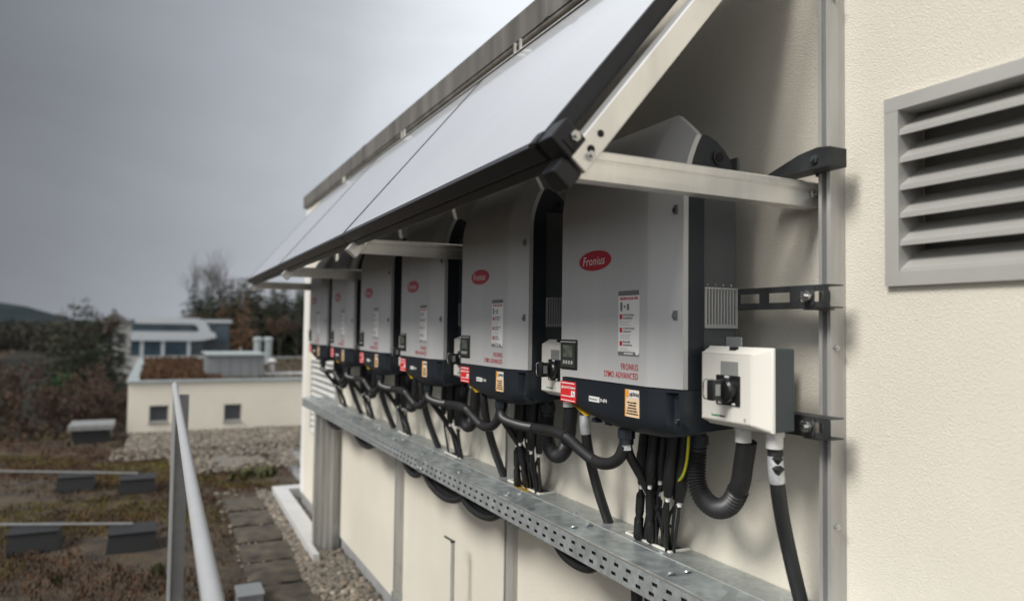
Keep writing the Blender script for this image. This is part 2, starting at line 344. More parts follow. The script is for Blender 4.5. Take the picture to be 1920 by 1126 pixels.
def sedum():
    rng = np.random.default_rng(5)
    def field(name, m, label, n, f, hmin, hmax, w):
        vs, fs = [], []
        while len(fs) < n:
            x, y = rng.uniform(-4.5, 1.38), rng.uniform(3.2, 11.9)
            if x > .98 and (y < 7.3 or (x > 1.22 and y < 6.95)): continue
            if not f(x, y): continue
            for _ in range(5):
                a = rng.uniform(0, 6.28); h = rng.uniform(hmin, hmax); ox, oy = rng.normal(0, w, 2); l = rng.uniform(.3, 1.2)*h
                dx, dy = math.cos(a), math.sin(a); b = len(vs); ww = h*.32
                vs += [(x+ox-dy*ww, y+oy+dx*ww, -.01), (x+ox+dy*ww, y+oy-dx*ww, -.01), (x+ox+dx*l+dy*ww*.5, y+oy+dy*l-dx*ww*.5, h), (x+ox+dx*l-dy*ww*.6, y+oy+dy*l+dx*ww*.6, h*.9)]
                fs.append((b, b+1, b+2, b+3))
        me = bpy.data.meshes.new(name); me.from_pydata(vs, [], fs); me.materials.append(M[m]); ob = bpy.data.objects.new(name, me); COL.objects.link(ob)
        tag(ob, label, 'ground cover', kind='stuff')
    def nz(x, y, s, k): return math.sin(x*s+k)*math.cos(y*s*.8-k*1.7)+.6*math.sin((x+y)*s*1.9+k)
    path = lambda x, y: .57 < x < 1.0 and y < 7.5 and (.62 < x < .95 or rng.random() < .5) and rng.random() < .96
    edge = lambda x, y: (y > 10.4 and x > -.3 and rng.random() < .8) or ((x-.88)/.36)**2+((y-9.2)/.5)**2 < 1
    field('sedum_rust', 'sed_r', 'low rust-red sedum plants spread over the roof', 26000, lambda x, y: not path(x, y) and not edge(x, y) and nz(x, y, 2.1, .4) > .0, .007, .022, .03)
    field('sedum_brown', 'sed_b', 'low dull brown sedum plants covering the roof', 34000, lambda x, y: not path(x, y) and not edge(x, y) and nz(x, y, 2.6, 2.) > -.55, .006, .022, .04)
    field('moss', 'sed_g', 'patches of yellow-green moss on the roof', 24000, lambda x, y: not path(x, y) and not edge(x, y) and (nz(x, y, 1.7, 4.1) > .75 or (-.6 < x < .5 and 8.2 < y < 9.6) or (-1.2 < x < -.1 and 6.4 < y < 7.8)), .005, .017, .03)
    field('grass', 'grass', 'thin tufts of grass at the roof edge by the puddle', 320, lambda x, y: (x-1.0)**2+(y-8.3)**2 < .06 or (rng.random() < .004 and not path(x, y)), .03, .08, .02)
sedum()
def path():
    p = MB(); p.box(.56, 1.02, 3.3, 7.5, -.03, -.006); pa = struct(p.build('path', 'soil'))
    ys = [3.55, 4.02, 4.5, 4.98, 5.46, 5.95, 6.45, 6.97]
    for k, y in enumerate(ys):
        cx = .775+.035*(y-4.5)/2.5*1.6; r = MB(); hx, hy = .215, .225
        G = []; n = 9
        for i in range(n):
            row = []
            for j in range(n):
                u, v = -1+2*i/(n-1), -1+2*j/(n-1); ed = max(abs(u), abs(v)) > .99
                row.append((cx+u*hx+rnd(-.006, .006)*ed, y+v*hy+rnd(-.006, .006)*ed, .028+rnd(-.004, .003)-(.01+rnd(0, .01))*ed))
            G.append(row)
        r.grid(G)
        r.box(cx-hx+.004, cx+hx-.004, y-hy+.004, y+hy-.004, -.02, .012)
        o = r.build('slab', 'slab', pa, smooth=50)
path()
def puddle():
    p = MB(); pts = []
    for k in range(26):
        a = 2*PI*k/26; r = 1+.25*math.sin(3*a+1)+.12*math.sin(7*a); pts.append((.88+.26*r*math.cos(a), 9.2+.38*r*math.sin(a), .014))
    p.add(pts, [tuple(range(26))]); struct(p.build('puddle_water', 'water'))
puddle()

# ================================================================== TECHNICAL BUILDING
bld = thing('technical_building', (WX, 3, 0), 'cream rendered building wall carrying the grey inverters and the sloping panels', 'building')
def building():
    w = MB()   # front wall with two louvre openings, built as rectangles round them
    ya, yb, zt = -2.5, 6.87, 2.72
    def wall(y0, y1, z0, z1): w.box(WX, WX+.18, y0, y1, z0, z1)
    L1, L2 = (.46, .88, 1.74, 2.05), (5.49, 6.45, .72, 1.33)
    wall(ya, L1[0], .11, zt); wall(L1[0], L1[1], .11, L1[2]); wall(L1[0], L1[1], L1[3], zt); wall(L1[1], L2[0], .11, zt)
    wall(L2[0], L2[1], .11, L2[2]); wall(L2[0], L2[1], L2[3], zt); wall(L2[1], yb, .11, zt)
    w.box(WX+.18, 4.2, yb-.18, yb, .0, zt); w.box(4.0, 4.2, ya, yb-.18, 0, zt); w.box(WX+.18, 4.0, ya, ya+.18, 0, zt)
    w.build('wall', 'stucco', bld)
    s = MB(); s.box(WX+.012, WX+.17, ya, yb, -.06, .11); s.build('base_board', 'skirt', bld)
    c = MB(); c.box(WX-.003, WX+.05, 6.70, yb+.003, .112, zt); c.build('corner_strip', 'white_wall', bld)
    r = MB(); r.box(WX-.02, 4.22, ya, yb+.02, zt, zt+.02); r.build('roof', 'fascia', bld)
    ys = [-2.5, .2, 2.225, 4.77, 6.93]
    for a, b in zip(ys, ys[1:]):
        f = MB(); f.prism([(1.215, a+.002, 2.733), (1.215, a+.002, 2.835), (1.226, a+.002, 2.847), (1.62, a+.002, 2.82), (1.62, a+.002, 2.805), (1.235, a+.002, 2.745), (1.235, a+.002, 2.733)], (0, b-a-.004, 0))
        f.build('fascia', 'fascia', bld)
        if a > -1:
            q = MB(); q.prism([(1.212, a-.03, 2.735), (1.212, a-.03, 2.837), (1.225, a-.03, 2.850), (1.3, a-.03, 2.846), (1.3, a-.03, 2.74)], (0, .035, 0)); q.build('fascia_joint', 'fascia', bld)
    # louvres
    for (y0, y1, z0, z1), n, m, fw in ((L1, 6, 'louvre', .022), (L2, 12, 'louvre_w', .014)):
        fr = MB()
        fr.box(WX-.012, WX+.06, y0-fw, y1+fw, z1-.004, z1+fw); fr.box(WX-.012, WX+.06, y0-fw, y1+fw, z0-fw, z0+.004)
        fr.box(WX-.0115, WX+.06, y0-fw, y0+.006, z0, z1); fr.box(WX-.0115, WX+.06, y1-.006, y1+fw, z0, z1)
        lv = fr.build('louvre_vent', m, bld)
        bk = MB(); bk.box(WX+.075, WX+.085, y0, y1, z0, z1); bk.build('duct', 'rail_d' if n == 6 else 'hole', lv)
        p = (z1-z0)/n
        for k in range(n):
            z = z0+p*k
            q = MB(); q.prism([(WX-.006, y0+.004, z+.001), (WX-.006, y0+.004, z+.010), (WX+.05, y0+.004, z+p*.92), (WX+.053, y0+.004, z+p*.92-.003), (WX-.002, y0+.004, z+.001)], (0, y1-y0-.008, 0))
            q.build('slat', m, lv)
building()
def wall_rails():
    info = [(.996, 'nearest galvanised upright on the wall beside the grey louvre', -.05), (2.43, 'galvanised upright seen on the wall between the second and third inverter', 0), (3.80, 'galvanised upright under the tray behind the fourth inverter', 0), (5.30, 'galvanised upright under the far tray end beside the ribbed leg', 0)]
    for y, lab, _ in info:
        t = thing('wall_upright', (WX, y, 0), lab, 'upright', 'uprights fixed to the building wall')
        a = MB(); x0, x1 = 1.194, WX-.001   # hat profile: web and two lips with a recessed slot
        a.prism([(x0, y, 0.02), (x0, y+.008, .02), (x0+.014, y+.008, .02), (x0+.014, y+.020, .02), (x0, y+.020, .02), (x0, y+.028, .02), (x1, y+.028, .02), (x1, y+.002, .02), (x0+.028, y+.002, .02), (x0+.026, y, .02)], (0, 0, 2.62))
        a.build('channel', 'alu_grey', t)
        b = MB()
        for z in (.35, .9, 1.25, 1.6, 2.3): bolt(b, (x0+.014, y-.0005, z), (0, -1, 0), .006, .004)
        b.build('bolt', 'steel', t)
        if y > 1.5:
            f = MB(); f.box(x0-.006, x1, y-.004, y+.034, -.02, .2); f.build('foot_plate', 'galv', t)
wall_rails()
def support_leg():
    t = thing('support_leg', (1.12, 5.27, 0), 'wide ribbed aluminium leg under the far end of the cable tray', 'leg post')
    a = MB(); x = 1.045; pts = []; n = 7; wd = .142/n
    for k in range(n):
        pts += [(x+wd*k, 5.25+.004*(k % 2), 0), (x+wd*(k+.42), 5.25+.004*(k % 2), 0), (x+wd*(k+.5), 5.258, 0), (x+wd*(k+.92), 5.258, 0)]
    pts += [(x+.142, 5.25, 0), (x+.142, 5.30, 0), (x, 5.30, 0)]
    a.prism([(p[0], p[1], -.02) for p in pts], (0, 0, 1.028)); a.build('profile', 'alu_grey', t)
    b = MB(); b.box(1.03, 1.2, 5.24, 5.31, -.03, .006); b.build('foot_plate', 'galv', t)
support_leg()
def struts():
    for z, h, lab in ((1.968, .04, 'topmost dark slotted strut running behind the inverter tops'), (1.700, .04, 'middle dark slotted strut beside the pale vent grille'), (1.447, .036, 'lowest dark slotted strut level with the switch boxes')):
        o = MB(); x = 1.144; y = 1.225 if z > 1.9 else .958; ys_ = y; Y1 = 5.25; p = .082
        z0, z1 = z-h/2, z+h/2
        while y < Y1:       # face with slots
            a, b = y+.012, y+p-.012; c, d = z-.010, z+.010
            o.add([(x, y, z0), (x, y+p, z0), (x, y+p, c), (x, y, c)], [(0, 1, 2, 3)]); o.add([(x, y, d), (x, y+p, d), (x, y+p, z1), (x, y, z1)], [(0, 1, 2, 3)])
            o.add([(x, y, c), (x, a, c), (x, a, d), (x, y, d)], [(0, 1, 2, 3)]); o.add([(x, b, c), (x, y+p, c), (x, y+p, d), (x, b, d)], [(0, 1, 2, 3)])
            o.add([(x, a, c), (x, b, c), (x+.004, b, c), (x+.004, a, c)], [(0, 1, 2, 3)]); o.add([(x, a, d), (x, b, d), (x+.004, b, d), (x+.004, a, d)], [(0, 1, 2, 3)])
            o.add([(x, a, c), (x, a, d), (x+.004, a, d), (x+.004, a, c)], [(0, 1, 2, 3)]); o.add([(x, b, c), (x, b, d), (x+.004, b, d), (x+.004, b, c)], [(0, 1, 2, 3)])
            y += p
        t = thing('slotted_strut', (1.16, 3, z), lab, 'strut', 'slotted struts carrying the inverters')
        o.build('slotted_face', 'strut', t, fix=False)
        r = MB(); r.box(x, x+.040, ys_, y, z1, z1+.0025); r.box(x, x+.040, ys_, y, z0-.0025, z0); r.build('flange', 'strut', t)
        if z > 1.9: continue
        b = MB(); b.box(x+.002, 1.193, .985, 1.02, z0-.006, z0-.003); b.box(x-.003, x-.0005, .990, 1.014, z0+.002, z1-.002); b.build('angle_cleat', 'strut', t)
        q = MB(); bolt(q, (x-.006, 1.003, z), (-1, 0, 0), .011, .008); q.build('bolt', 'steel', t)
struts()

# ================================================================== CANOPY: panels and brackets
TX, TZ = .638, .770; NX, NZ = -.770, .638      # along slope, outward normal (x,z)
GX, GZ = .575, 1.950                           # lower edge of the glass
def sl(s, n, y): return (GX+TX*s+NX*n, y, GZ+TZ*s+NZ*n)
def slab_sn(mb, s0, s1, n0, n1, y0, y1, bev=0.):
    return mb.obox(sl((s0+s1)/2, (n0+n1)/2, (y0+y1)/2), ((TX, 0, TZ), (0, 1, 0), (NX, 0, NZ)), ((s1-s0)/2, (y1-y0)/2, (n1-n0)/2), bev)
def panels():
    ye = [1.07, 2.515, 3.985, 5.40]
    labs = ['nearest sloping pale glass panel with its black end frame in view', 'middle sloping pale glass panel between two dark seams', 'farthest sloping pale glass panel at the far eaves corner']
    for (a, b), lab in zip(zip(ye, ye[1:]), labs):
        a += .0035; b -= .0035; Lp = .828
        t = thing('solar_module', sl(.4, 0, (a+b)/2), lab, 'solar panel', 'sloping panels above the inverters')
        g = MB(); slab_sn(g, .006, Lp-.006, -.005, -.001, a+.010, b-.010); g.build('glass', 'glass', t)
        bk = MB(); slab_sn(bk, .012, Lp-.012, -.010, -.006, a+.012, b-.012); bk.build('backsheet', 'glass_back', t)
        for s0, s1, y0, y1 in ((-.012, .008, a, b), (Lp-.008, Lp, a, b)):
            f = MB(); slab_sn(f, s0, s1, -.034, 0, y0, y1, .0015); f.build('frame_bar', 'black_metal', t)
        for y0, y1 in ((a, a+.011), (b-.011, b)):
            f = MB(); slab_sn(f, .0085, Lp-.0085, -.0338, -.0002, y0, y1); f.build('frame_bar', 'black_metal', t)
        lp = MB(); slab_sn(lp, .0, .03, -.037, -.0345, a, b); lp.build('frame_lip', 'black_metal', t)
        jb = MB(); slab_sn(jb, .62, .72, -.03, -.011, (a+b)/2-.06, (a+b)/2+.06, .003); jb.build('junction_box', 'black_metal', t)
    # lower edge carrier and upper light rail
    t = thing('eaves_rail', sl(0, -.05, 3.2), 'thin black rail running under the lower edge of the panels', 'rail')
    r = MB(); slab_sn(r, -.004, .020, -.062, -.039, 1.075, 5.40, .002); r.build('rail_bar', 'black_metal', t)
    t = thing('ridge_rail', sl(.84, -.03, 3.2), 'thin bright aluminium rail along the top edge of the panels', 'rail')
    r = MB(); slab_sn(r, .832, .845, -.03, .004, 1.07, 5.42, .001); r.build('rail_bar', 'alu', t)
    for k, y in enumerate((.93, 2.231, 3.538, 4.845)):
        if k == 0: continue
        q = thing('panel_clip', sl(.85, 0, y), ['', 'bright prong clip standing on the panel top edge, nearest one', 'bright prong clip on the panel top edge, middle one', 'bright prong clip on the panel top edge, farthest one'][k], 'clip', 'prong clips along the panel top edge')
        for d in (-.022, .022):
            p0 = Vector(sl(.840, .0, y+d)); m = MB(); m.box(p0.x-.004, p0.x+.004, p0.y-.004, p0.y+.004, p0.z-.005, p0.z+.040); m.build('prong', 'alu', q)
        m = MB(); slab_sn(m, .836, .844, -.012, .004, y-.03, y+.03); m.build('base', 'alu', q)
panels()
def brackets():
    ys = [1.03, 2.475, 3.90, 5.36]
    labs = ['nearest canopy bracket in bright aluminium with bolted bar and rafter', 'shaded canopy bracket reaching past the fourth inverter top', 'shaded canopy bracket reaching past the fifth inverter', 'farthest canopy bracket at the end of the row against the sky']
    for y, lab in zip(ys, labs):
        t = thing('canopy_bracket', (WX, y, 1.9), lab, 'bracket', 'aluminium brackets under the panels')
        w = .038
        st = MB()   # horizontal strut: square tube with a long groove on the near side
        z0, z1 = 1.887, 1.939
        u = y+.0125; st.prism([(.634, u+.004, z0), (.634, u+.002, z0+.012), (.634, u+.002, z0+.030), (.634, u+.0035, z0+.032), (.634, u+.0035, z0+.035), (.634, u, z0+.037), (.634, u, z1-.003), (.634, u+.003, z1), (.634, u+w, z1), (.634, u+w, z0)], (1.232-.634, 0, 0))
        st.build('strut', 'alu', t)
        ra = MB()
        slab_sn(ra, -.012 if y < 1.5 else -.042, .80, -.083, -.0385, y-.022, y+.012, .0025); ra.build('rafter', 'alu', t)
        b = MB(); bolt(b, sl(.016, -.070, y-.022), (0, -1, 0), .0085, .006); bolt(b, (1.2, y+.0125, 1.912), (0, -1, 0), .0085, .006); b.build('bolt', 'steel', t)
        h = MB()
        for s, n, r in ((.060, -.060, .0065), (.026, -.064, .0075)):
            c = Vector(sl(s, n, y-.0225)); h.tube([c, c+Vector((0, -.0006, 0))], r, 10)
        h.build('drill_hole', 'hole', t)
        if y > 1.5:
            g = MB(); g.prism([(1.19, y-.006, 1.945), (1.236, y-.006, 1.945), (1.236, y-.006, 2.0), (1.19, y-.006, 1.96)], (0, .004, 0)); g.build('gusset', 'strut', t); continue
        e = MB(); slab_sn(e, -.052, -.0145, -.082, -.036, y-.016, y+.026, .004)
        e.build('end_cap', 'black_metal', t)
        # clamp over the panel corner
        if y < 1.5:
            c = MB(); slab_sn(c, -.018, .030, -.046, .004, y-.027, y+.020, .003); slab_sn(c, -.006, .026, -.045, -.014, y-.0295, y-.0272, .001); c.build('end_clamp', 'black_metal', t)
            c = MB(); bolt(c, sl(.014, -.026, y-.0297), (0, -1, 0), .0095, .006); c.build('clamp_bolt', 'steel', t)
            c = MB()
            for n in (-.03,):
                q = Vector(sl(-.001, n-.008, y-.0298)); c.tube([q, q+Vector((0, -.0006, 0))], .006, 8)
            c.build('clamp_hole', 'hole', t)
            c = MB(); slab_sn(c, -.016, .016, -.002, .006, y+.030, y+.055, .003); c.build('corner_piece', 'black_metal', t)
        # triangular wall gusset
        g = MB(); g.prism([(1.19, y-.006, 1.945), (1.236, y-.006, 1.945), (1.236, y-.006, 2.0), (1.19, y-.006, 1.96)], (0, .004, 0)); g.build('gusset', 'strut', t)
brackets()
def shroud():
    t = thing('wall_anchor', (1.2, 1.0, 1.97), 'dark pointed steel anchor on the wall above the nearest bracket bar', 'anchor')
    a = MB(); a.prism([(1.145, 1.15, 1.948), (1.145, 1.03, 1.984), (1.145, .985, 1.990), (1.145, .955, 1.986), (1.145, .955, 1.950)], (.046, 0, 0)); a.build('plate', 'strut', t); b = MB(); bolt(b, (1.145, .99, 1.967), (-1, 0, 0), .009, .005); b.build('bolt', 'boxgrey', t)
shroud()

# ================================================================== INVERTERS
Y0, NI, PITCH = 1.163, 6, .6972
def make_inverter():
    y0, y1 = Y0, Y0+.502; ye = Y0+.028
    t = thing('inverter', (1.135, y0+.25, 1.40), '', 'inverter', 'six grey inverters in a row on the wall')
    # --- front cover (silver), columns across y, rows up z
    cols = [ye, ye+.004, ye+.02, ye+.045, ye+.07, ye+.087, ye+.0895, y0+.15, y0+.19, y0+.26, y0+.33, y0+.40, y0+.46, y0+.488, y0+.497, y1]
    def fx(y):
        d = y-ye
        if d < .0885: return .988-.026*d/.0885
        d = y-y0
        if d > .484: return .962+.02*((d-.484)/.016)**2
        return .962
    def zt(y):
        d = y-ye
        if d < .0885: return 2.048+.067*(d/.0885)**.9
        d = y-y0
        if d > .42: return 2.115-.06*((d-.42)/.08)**2
        return 2.115
    def off(z): return 0 if z < 1.93 else .082*((z-1.93)/.185)**1.9
    G = []
    for y in cols:
        T = zt(y); zs = [1.507, 1.512, 1.6, 1.7, 1.8, 1.9, 1.94, 1.97, 2.0, 2.03, 2.06, 2.085, 2.10, 2.115]
        G.append([(fx(y)+off(1.507+(z-1.507)*(T-1.507)/.608), y, 1.507+(z-1.507)*(T-1.507)/.608) for z in zs])
    c = MB(); c.grid(G)
    cov = c.build('front_cover', 'cover', t, smooth=11)
    r = MB()      # rolled rim going back round the edge
    ring = [g[0] for g in G]+G[-1][1:]+[g[-1] for g in G[::-1]][1:]+G[0][::-1][1:-1]
    n = len(ring); bx = lambda p: (p[0]+.013, p[1], p[2])
    r.add([p for p in ring]+[bx(p) for p in ring], [(i, (i+1) % n, n+(i+1) % n, n+i) for i in range(n)])
    r.build('cover_rim', 'cover_rim', t, smooth=30)
    # --- dark lower front
    def zb(y):
        d = y-y0
        P = [(.02, 1.418), (.05, 1.405), (.1, 1.398), (.24, 1.394), (.33, 1.402), (.40, 1.415), (.46, 1.434), (.492, 1.446), (.5, 1.454)]
        for (a, A), (b, B) in zip(P, P[1:]):
            if d <= b+1e-9: return A+(B-A)*(d-a)/(b-a)
    cl = [ye+.001, ye+.005, ye+.012, ye+.016, ye+.026, ye+.038, ye+.043, ye+.05, ye+.07, ye+.0875, ye+.0895]+[y0+q for q in (.19, .26, .33, .38, .42, .46, .48, .492, .4985)]
    G = []
    for y in cl:
        col = []
        for u in (0, .06, .12, .3, .5, .7, .85, .95, 1.0):
            z = 1.5045+(zb(y)-1.5045)*u; x = fx(y)+.002+(.004*u)+(.030*max(0, (u-.7)/.3)**2)
            if ye+.015 < y < ye+.040 and .1 < u < .9: x += .017*(1-max(0, u-.5)*1.4)
            col.append((x, y, z))
        col.append((1.045, y, zb(y)+.002)); col.append((1.138, y, max(zb(y)+.006, 1.42)))
        G.append(col)
    d = MB(); d.grid(G)
    for gi in (0, -1):
        col = G[gi]; k = len(col)
        d.add(col+[(1.138, col[0][1], 1.5045)], [tuple(range(k+1))])
    top = [g[0] for g in G]; d.add(top+[(1.138, p[1], 1.5045) for p in top], [(i, i+1, len(top)+i+1, len(top)+i) for i in range(len(top)-1)])
    d.build('lower_housing', 'dark', t, smooth=32)
    # --- dark rear housing: front slab, rounded shoulder
    h = MB(); h.box(1.001, 1.0475, ye+.004, y1-.003, 1.5052, 1.985)
    prof = [(1.006, 1.985), (1.020, 2.02), (1.034, 2.044), (1.046, 2.052), (1.058, 2.051), (1.08, 2.042), (1.104, 2.024), (1.122, 2.003), (1.128, 1.985)]
    h.prism([(x, ye+.004, z) for x, z in prof], (0, .467, 0)); h.build('rear_housing', 'dark', t, smooth=30)
    g = MB(); c0 = Vector((1.085, ye+.0035, 2.006)); g.tube([c0, c0+Vector((0, -.004, 0))], .016, 18); gr = g.build('lift_grip', 'black', t, smooth=40)
    g = MB(); g.tube([c0+Vector((0, -.0035, 0)), c0+Vector((0, -.0055, 0))], .0105, 16); g.build('grip_bore', 'hole', gr)
    k = MB(); k.box(1.0485, 1.141, ye+.010, y1-.010, 1.455, 1.984, .002); k.build('heat_sink_cover', 'sink', t)
    k = MB()
    for q in range(4): k.tube([(1.06+.022*q, ye+.0098, 1.7295), (1.06+.022*q, ye+.007, 1.7295)], .0022, 8)
    k.build('rivet', 'steel', t)
    # vent grille on the near side
    a, b, z0, z1 = 1.0495, 1.142, 1.636, 1.724
    f = MB(); f.box(a, b, ye+.003, ye+.0095, z0, z0+.008); f.box(a, b, ye+.003, ye+.0095, z1-.004, z1); f.box(a, a+.006, ye+.0032, ye+.0095, z0+.008, z1-.004); f.box(b-.006, b, ye+.0032, ye+.0095, z0+.008, z1-.004)
    gv = f.build('vent_grille', 'grille', t)
    s = MB(); s.box(a+.006, b-.006, ye+.0088, ye+.0094, z0+.008, z1-.004); s.build('grille_back', 'hole', gv)
    nb = 10; w = (b-a-.012)/(nb*2-1)
    sm = None
    for q in range(1, nb):
        xx = a+.006+w*(2*q-1)
        if sm is None:
            m_ = MB(); m_.box(xx, xx+w, ye+.0035, ye+.0087, z0+.008, z1-.004); o = m_.build('slat', 'grille', gv); sm = o; x_first = xx
        else:
            o = sm.copy(); COL.objects.link(o); o.parent = gv; o.location = (xx-x_first, 0, 0)
    # --- fittings on the front
    X = .9615
    l = MB(); yc, zc = y0+.327, 1.798; disc_x(l, X-.0016, yc, zc, .0705, .0245, .003, 36); lg = l.build('logo_badge', 'red', t, smooth=40)
    l = MB(); text_on_x(l, 'Fronius', X-.0021, yc+.0535, zc-.0105, .0315, shear=.2, wide=.98, bold=.0, space=1.06)
    l.build('lettering', 'white', lg)
    l = MB(); yr = y0+.147
    text_on_x(l, 'FRONIUS', X-.0006, yr, 1.5395, .0205, wide=.74, bold=.0001, align='RIGHT', space=1.1); text_on_x(l, 'SYMO ADVANCED', X-.0006, yr, 1.5195, .0205, wide=.74, bold=.0001, align='RIGHT', space=1.1)
    l.build('model_lettering', 'redprint', t)
    # info sticker
    ya, yb2, za, zb2 = y0+.144, y0+.224, 1.572, 1.719      # ya right side in view, yb2 left
    s = MB(); rect_x(s, X-.0008, ya, yb2, za, zb2, .0008); st = s.build('info_sticker', 'paper', t)
    q = MB(); rect_x(q, X-.0013, ya, yb2, zb2-.011, zb2, .0004); q.build('grey_band', 'dkgrey', st); q = MB(); rect_x(q, X-.0013, ya, yb2, za, za+.0085, .0004); q.build('grey_band', 'dkgrey', st)
    q = MB(); text_on_x(q, 'FRONIUS SOLAR.WEB', X-.0013, yb2-.0065, zb2-.0205, .0082, wide=.86, bold=.0003)
    for k in range(3): rect_x(q, X-.0013, yb2-.006, yb2-.016, zb2-.0645-.0305*k, zb2-.0535-.0305*k, .0004)
    q.build('red_print', 'redprint', st)
    q = MB()
    for k, (u, v) in enumerate((('GET YOUR FREE', 'MONITORING'), ('ACTIVATE YOUR', 'WARRANTY'), ('FIND HERE', 'LIVE MANUAL'))):
        text_on_x(q, u, X-.0013, yb2-.019, zb2-.0575-.0305*k, .0058, bold=.0002); text_on_x(q, v, X-.0013, yb2-.019, zb2-.0645-.0305*k, .0058, bold=.0002)
    q.box(X-.0013, X-.0009, yb2-.016, yb2-.008, zb2-.046, zb2-.026); q.box(X-.0013, X-.0009, yb2-.042, yb2-.034, zb2-.044, zb2-.030)
    q.prism([(X-.0013, yb2-.029, zb2-.036), (X-.0013, yb2-.022, zb2-.0315), (X-.0013, yb2-.022, zb2-.0405)], (.0004, 0, 0))
    q.build('dark_print', 'dkgrey', st)
    q = MB()
    for k in range(3):
        for j in range(3): rect_x(q, X-.0012, yb2-.007, yb2-.007-rnd(.030, .046), zb2-.0695-.0305*k-.0042*j-.0012, zb2-.0695-.0305*k-.0042*j, .0003)
    q.build('fine_print', 'grey_print', st)
    q = MB(); disc_x(q, X-.0017, ya+.006, za+.0085, .0068, .0068, .0004, 18); q.build('round_mark', 'white', st)
    q = MB(); rect_x(q, X-.0017, ya+.022, ya+.056, za+.003, za+.0055, .0004); q.build('web_line', 'white', st)
    # display
    s = MB(); s.box(X-.003, X+.002, y0+.404, y0+.487, 1.526, 1.603, .0028); dp = s.build('display_panel', 'bezel', t)
    q = MB(); q.box(X-.0042, X-.0028, y0+.410, y0+.481, 1.532, 1.592); q.build('display_glass', 'screen', dp)
    q = MB(); q.box(X-.0046, X-.0041, y0+.423, y0+.468, 1.558, 1.588); q.build('screen', 'lcd', dp)
    q = MB(); q.box(X-.0036, X-.0029, y0+.408, y0+.483, 1.5955, 1.5985); q.build('highlight_strip', 'grey_print', dp)
    for k in range(4):
        q = MB(); q.box(X-.0052, X-.0040, y0+.421+.013*k, y0+.429+.013*k, 1.540, 1.549, .0005); q.build('button', 'grey_print', dp)
    # stickers on the dark lower front
    X2 = .9665
    s = MB(); rect_x(s, X2-.0022, y0+.415, y0+.492, 1.4415, 1.4945, .0016); ws = s.build('warning_sticker', 'warnred', t)
    q = MB(); yl = y0+.488
    text_on_x(q, 'Solar-DC-Anlage!', X2-.0027, yl-.012, 1.4765, .0088, bold=.0003, wide=.92)
    q.prism([(X2-.0027, yl-.001, 1.4755), (X2-.0027, yl-.010, 1.4755), (X2-.0027, yl-.0055, 1.4835)], (.0004, 0, 0))
    rect_x(q, X2-.0026, yl, yl-.066, 1.4885, 1.4912, .0003); rect_x(q, X2-.0026, yl-.05, yl-.068, 1.456, 1.471, .0003); rect_x(q, X2-.0026, yl, yl-.05, 1.4555, 1.4575, .0003); rect_x(q, X2-.0026, yl, yl-.068, 1.4445, 1.4465, .0003)
    q.build('white_print', 'white', ws)
    q = MB(); q.prism([(X2-.0030, yl-.054, 1.468), (X2-.0030, yl-.057, 1.468), (X2-.0030, yl-.065, 1.459), (X2-.0030, yl-.062, 1.459)], (.0003, 0, 0)); q.build('black_print', 'black', ws)
    s = MB(); rect_x(s, X2-.0015, y0+.307, y0+.354, 1.4535, 1.4665, .0012); nl = s.build('name_label', 'paper', t)
    q = MB(); text_on_x(q, 'Wechselrichter 1', X2-.002, y0+.352, 1.4575, .0082, wide=.68); q.build('lettering', 'black', nl)
    s = MB(); rect_x(s, X2-.0015, y0+.264, y0+.3065, 1.4535, 1.4665, .0012); cl_ = s.build('code_label', 'black', t)
    q = MB(); text_on_x(q, 'F-474', X2-.002, y0+.302, 1.456, .0115, wide=1.05, bold=.0003); q.build('lettering', 'white', cl_)
    s = MB(); rect_x(s, X2-.0022, y0+.147, y0+.2, 1.4345, 1.4955, .0016); os_ = s.build('installer_sticker', 'peach', t)
    q = MB(); rect_x(q, X2-.0027, y0+.186, y0+.199, 1.4785, 1.494, .0003); rect_x(q, X2-.0026, y0+.1965, y0+.2, 1.4345, 1.4955, .0003); q.build('orange_print', 'orange', os_)
    q = MB(); rect_x(q, X2-.00265, y0+.1475, y0+.1855, 1.477, 1.4945, .0003); q.build('white_field', 'paper', os_)
    q = MB()
    for k, (a_, b_) in enumerate(((.156, .191), (.158, .187), (.156, .190), (.153, .192), (.150, .194))):
        yy = y0+b_; z = 1.4665-.0062*k
        while yy > y0+a_: L_ = rnd(.003, .008); rect_x(q, X2-.0027, yy, max(yy-L_, y0+a_), z-.0014, z+.0016+rnd(0, .0008), .0003); yy -= L_+.0014
    for k in range(6): rect_x(q, X2-.0031, y0+.182-.006*k, y0+.178-.006*k, 1.482+rnd(-.002, .001), 1.487+rnd(0, .003), .0003)
    q.build('black_print', 'black', os_)
    # caution sticker on the slanted left underside
    s = MB(); pA, pB = Vector((.985, y0+.488, 1.4425)), Vector((.985, y0+.40, 1.4115)); e = Vector((.05, 0, .006)); nrm = Vector((0, .33, -.94))*.0012
    s.prism([pA+nrm, pB+nrm, pB+e+nrm, pA+e+nrm], nrm*.6); s.build('caution_sticker', 'yellow', t)
    # screws in the facet and lower recess
    for yy, z in ((y0+.050, 1.662), (y0+.050, 1.886)):
        x = fx(yy)
        q = MB(); q.prism([(x-.0008, yy+.019, z+.003), (x-.0008, yy+.004, z+.010), (x-.0008, yy-.010, z+.010), (x-.0008, yy-.010, z-.010), (x-.0008, yy+.004, z-.010)], (.002, 0, 0)); sr = q.build('screw_recess', 'dkgrey', t)
        q = MB(); q.tube([(x-.0006, yy-.002, z-.001), (x-.0035, yy-.002, z-.001)], .0055, 12); q.build('screw', 'steel', sr)
    q = MB(); q.tube([(fx(ye+.026)+.021, ye+.026, 1.438), (fx(ye+.026)+.011, ye+.026, 1.438)], .0045, 12); q.build('screw', 'steel', t)
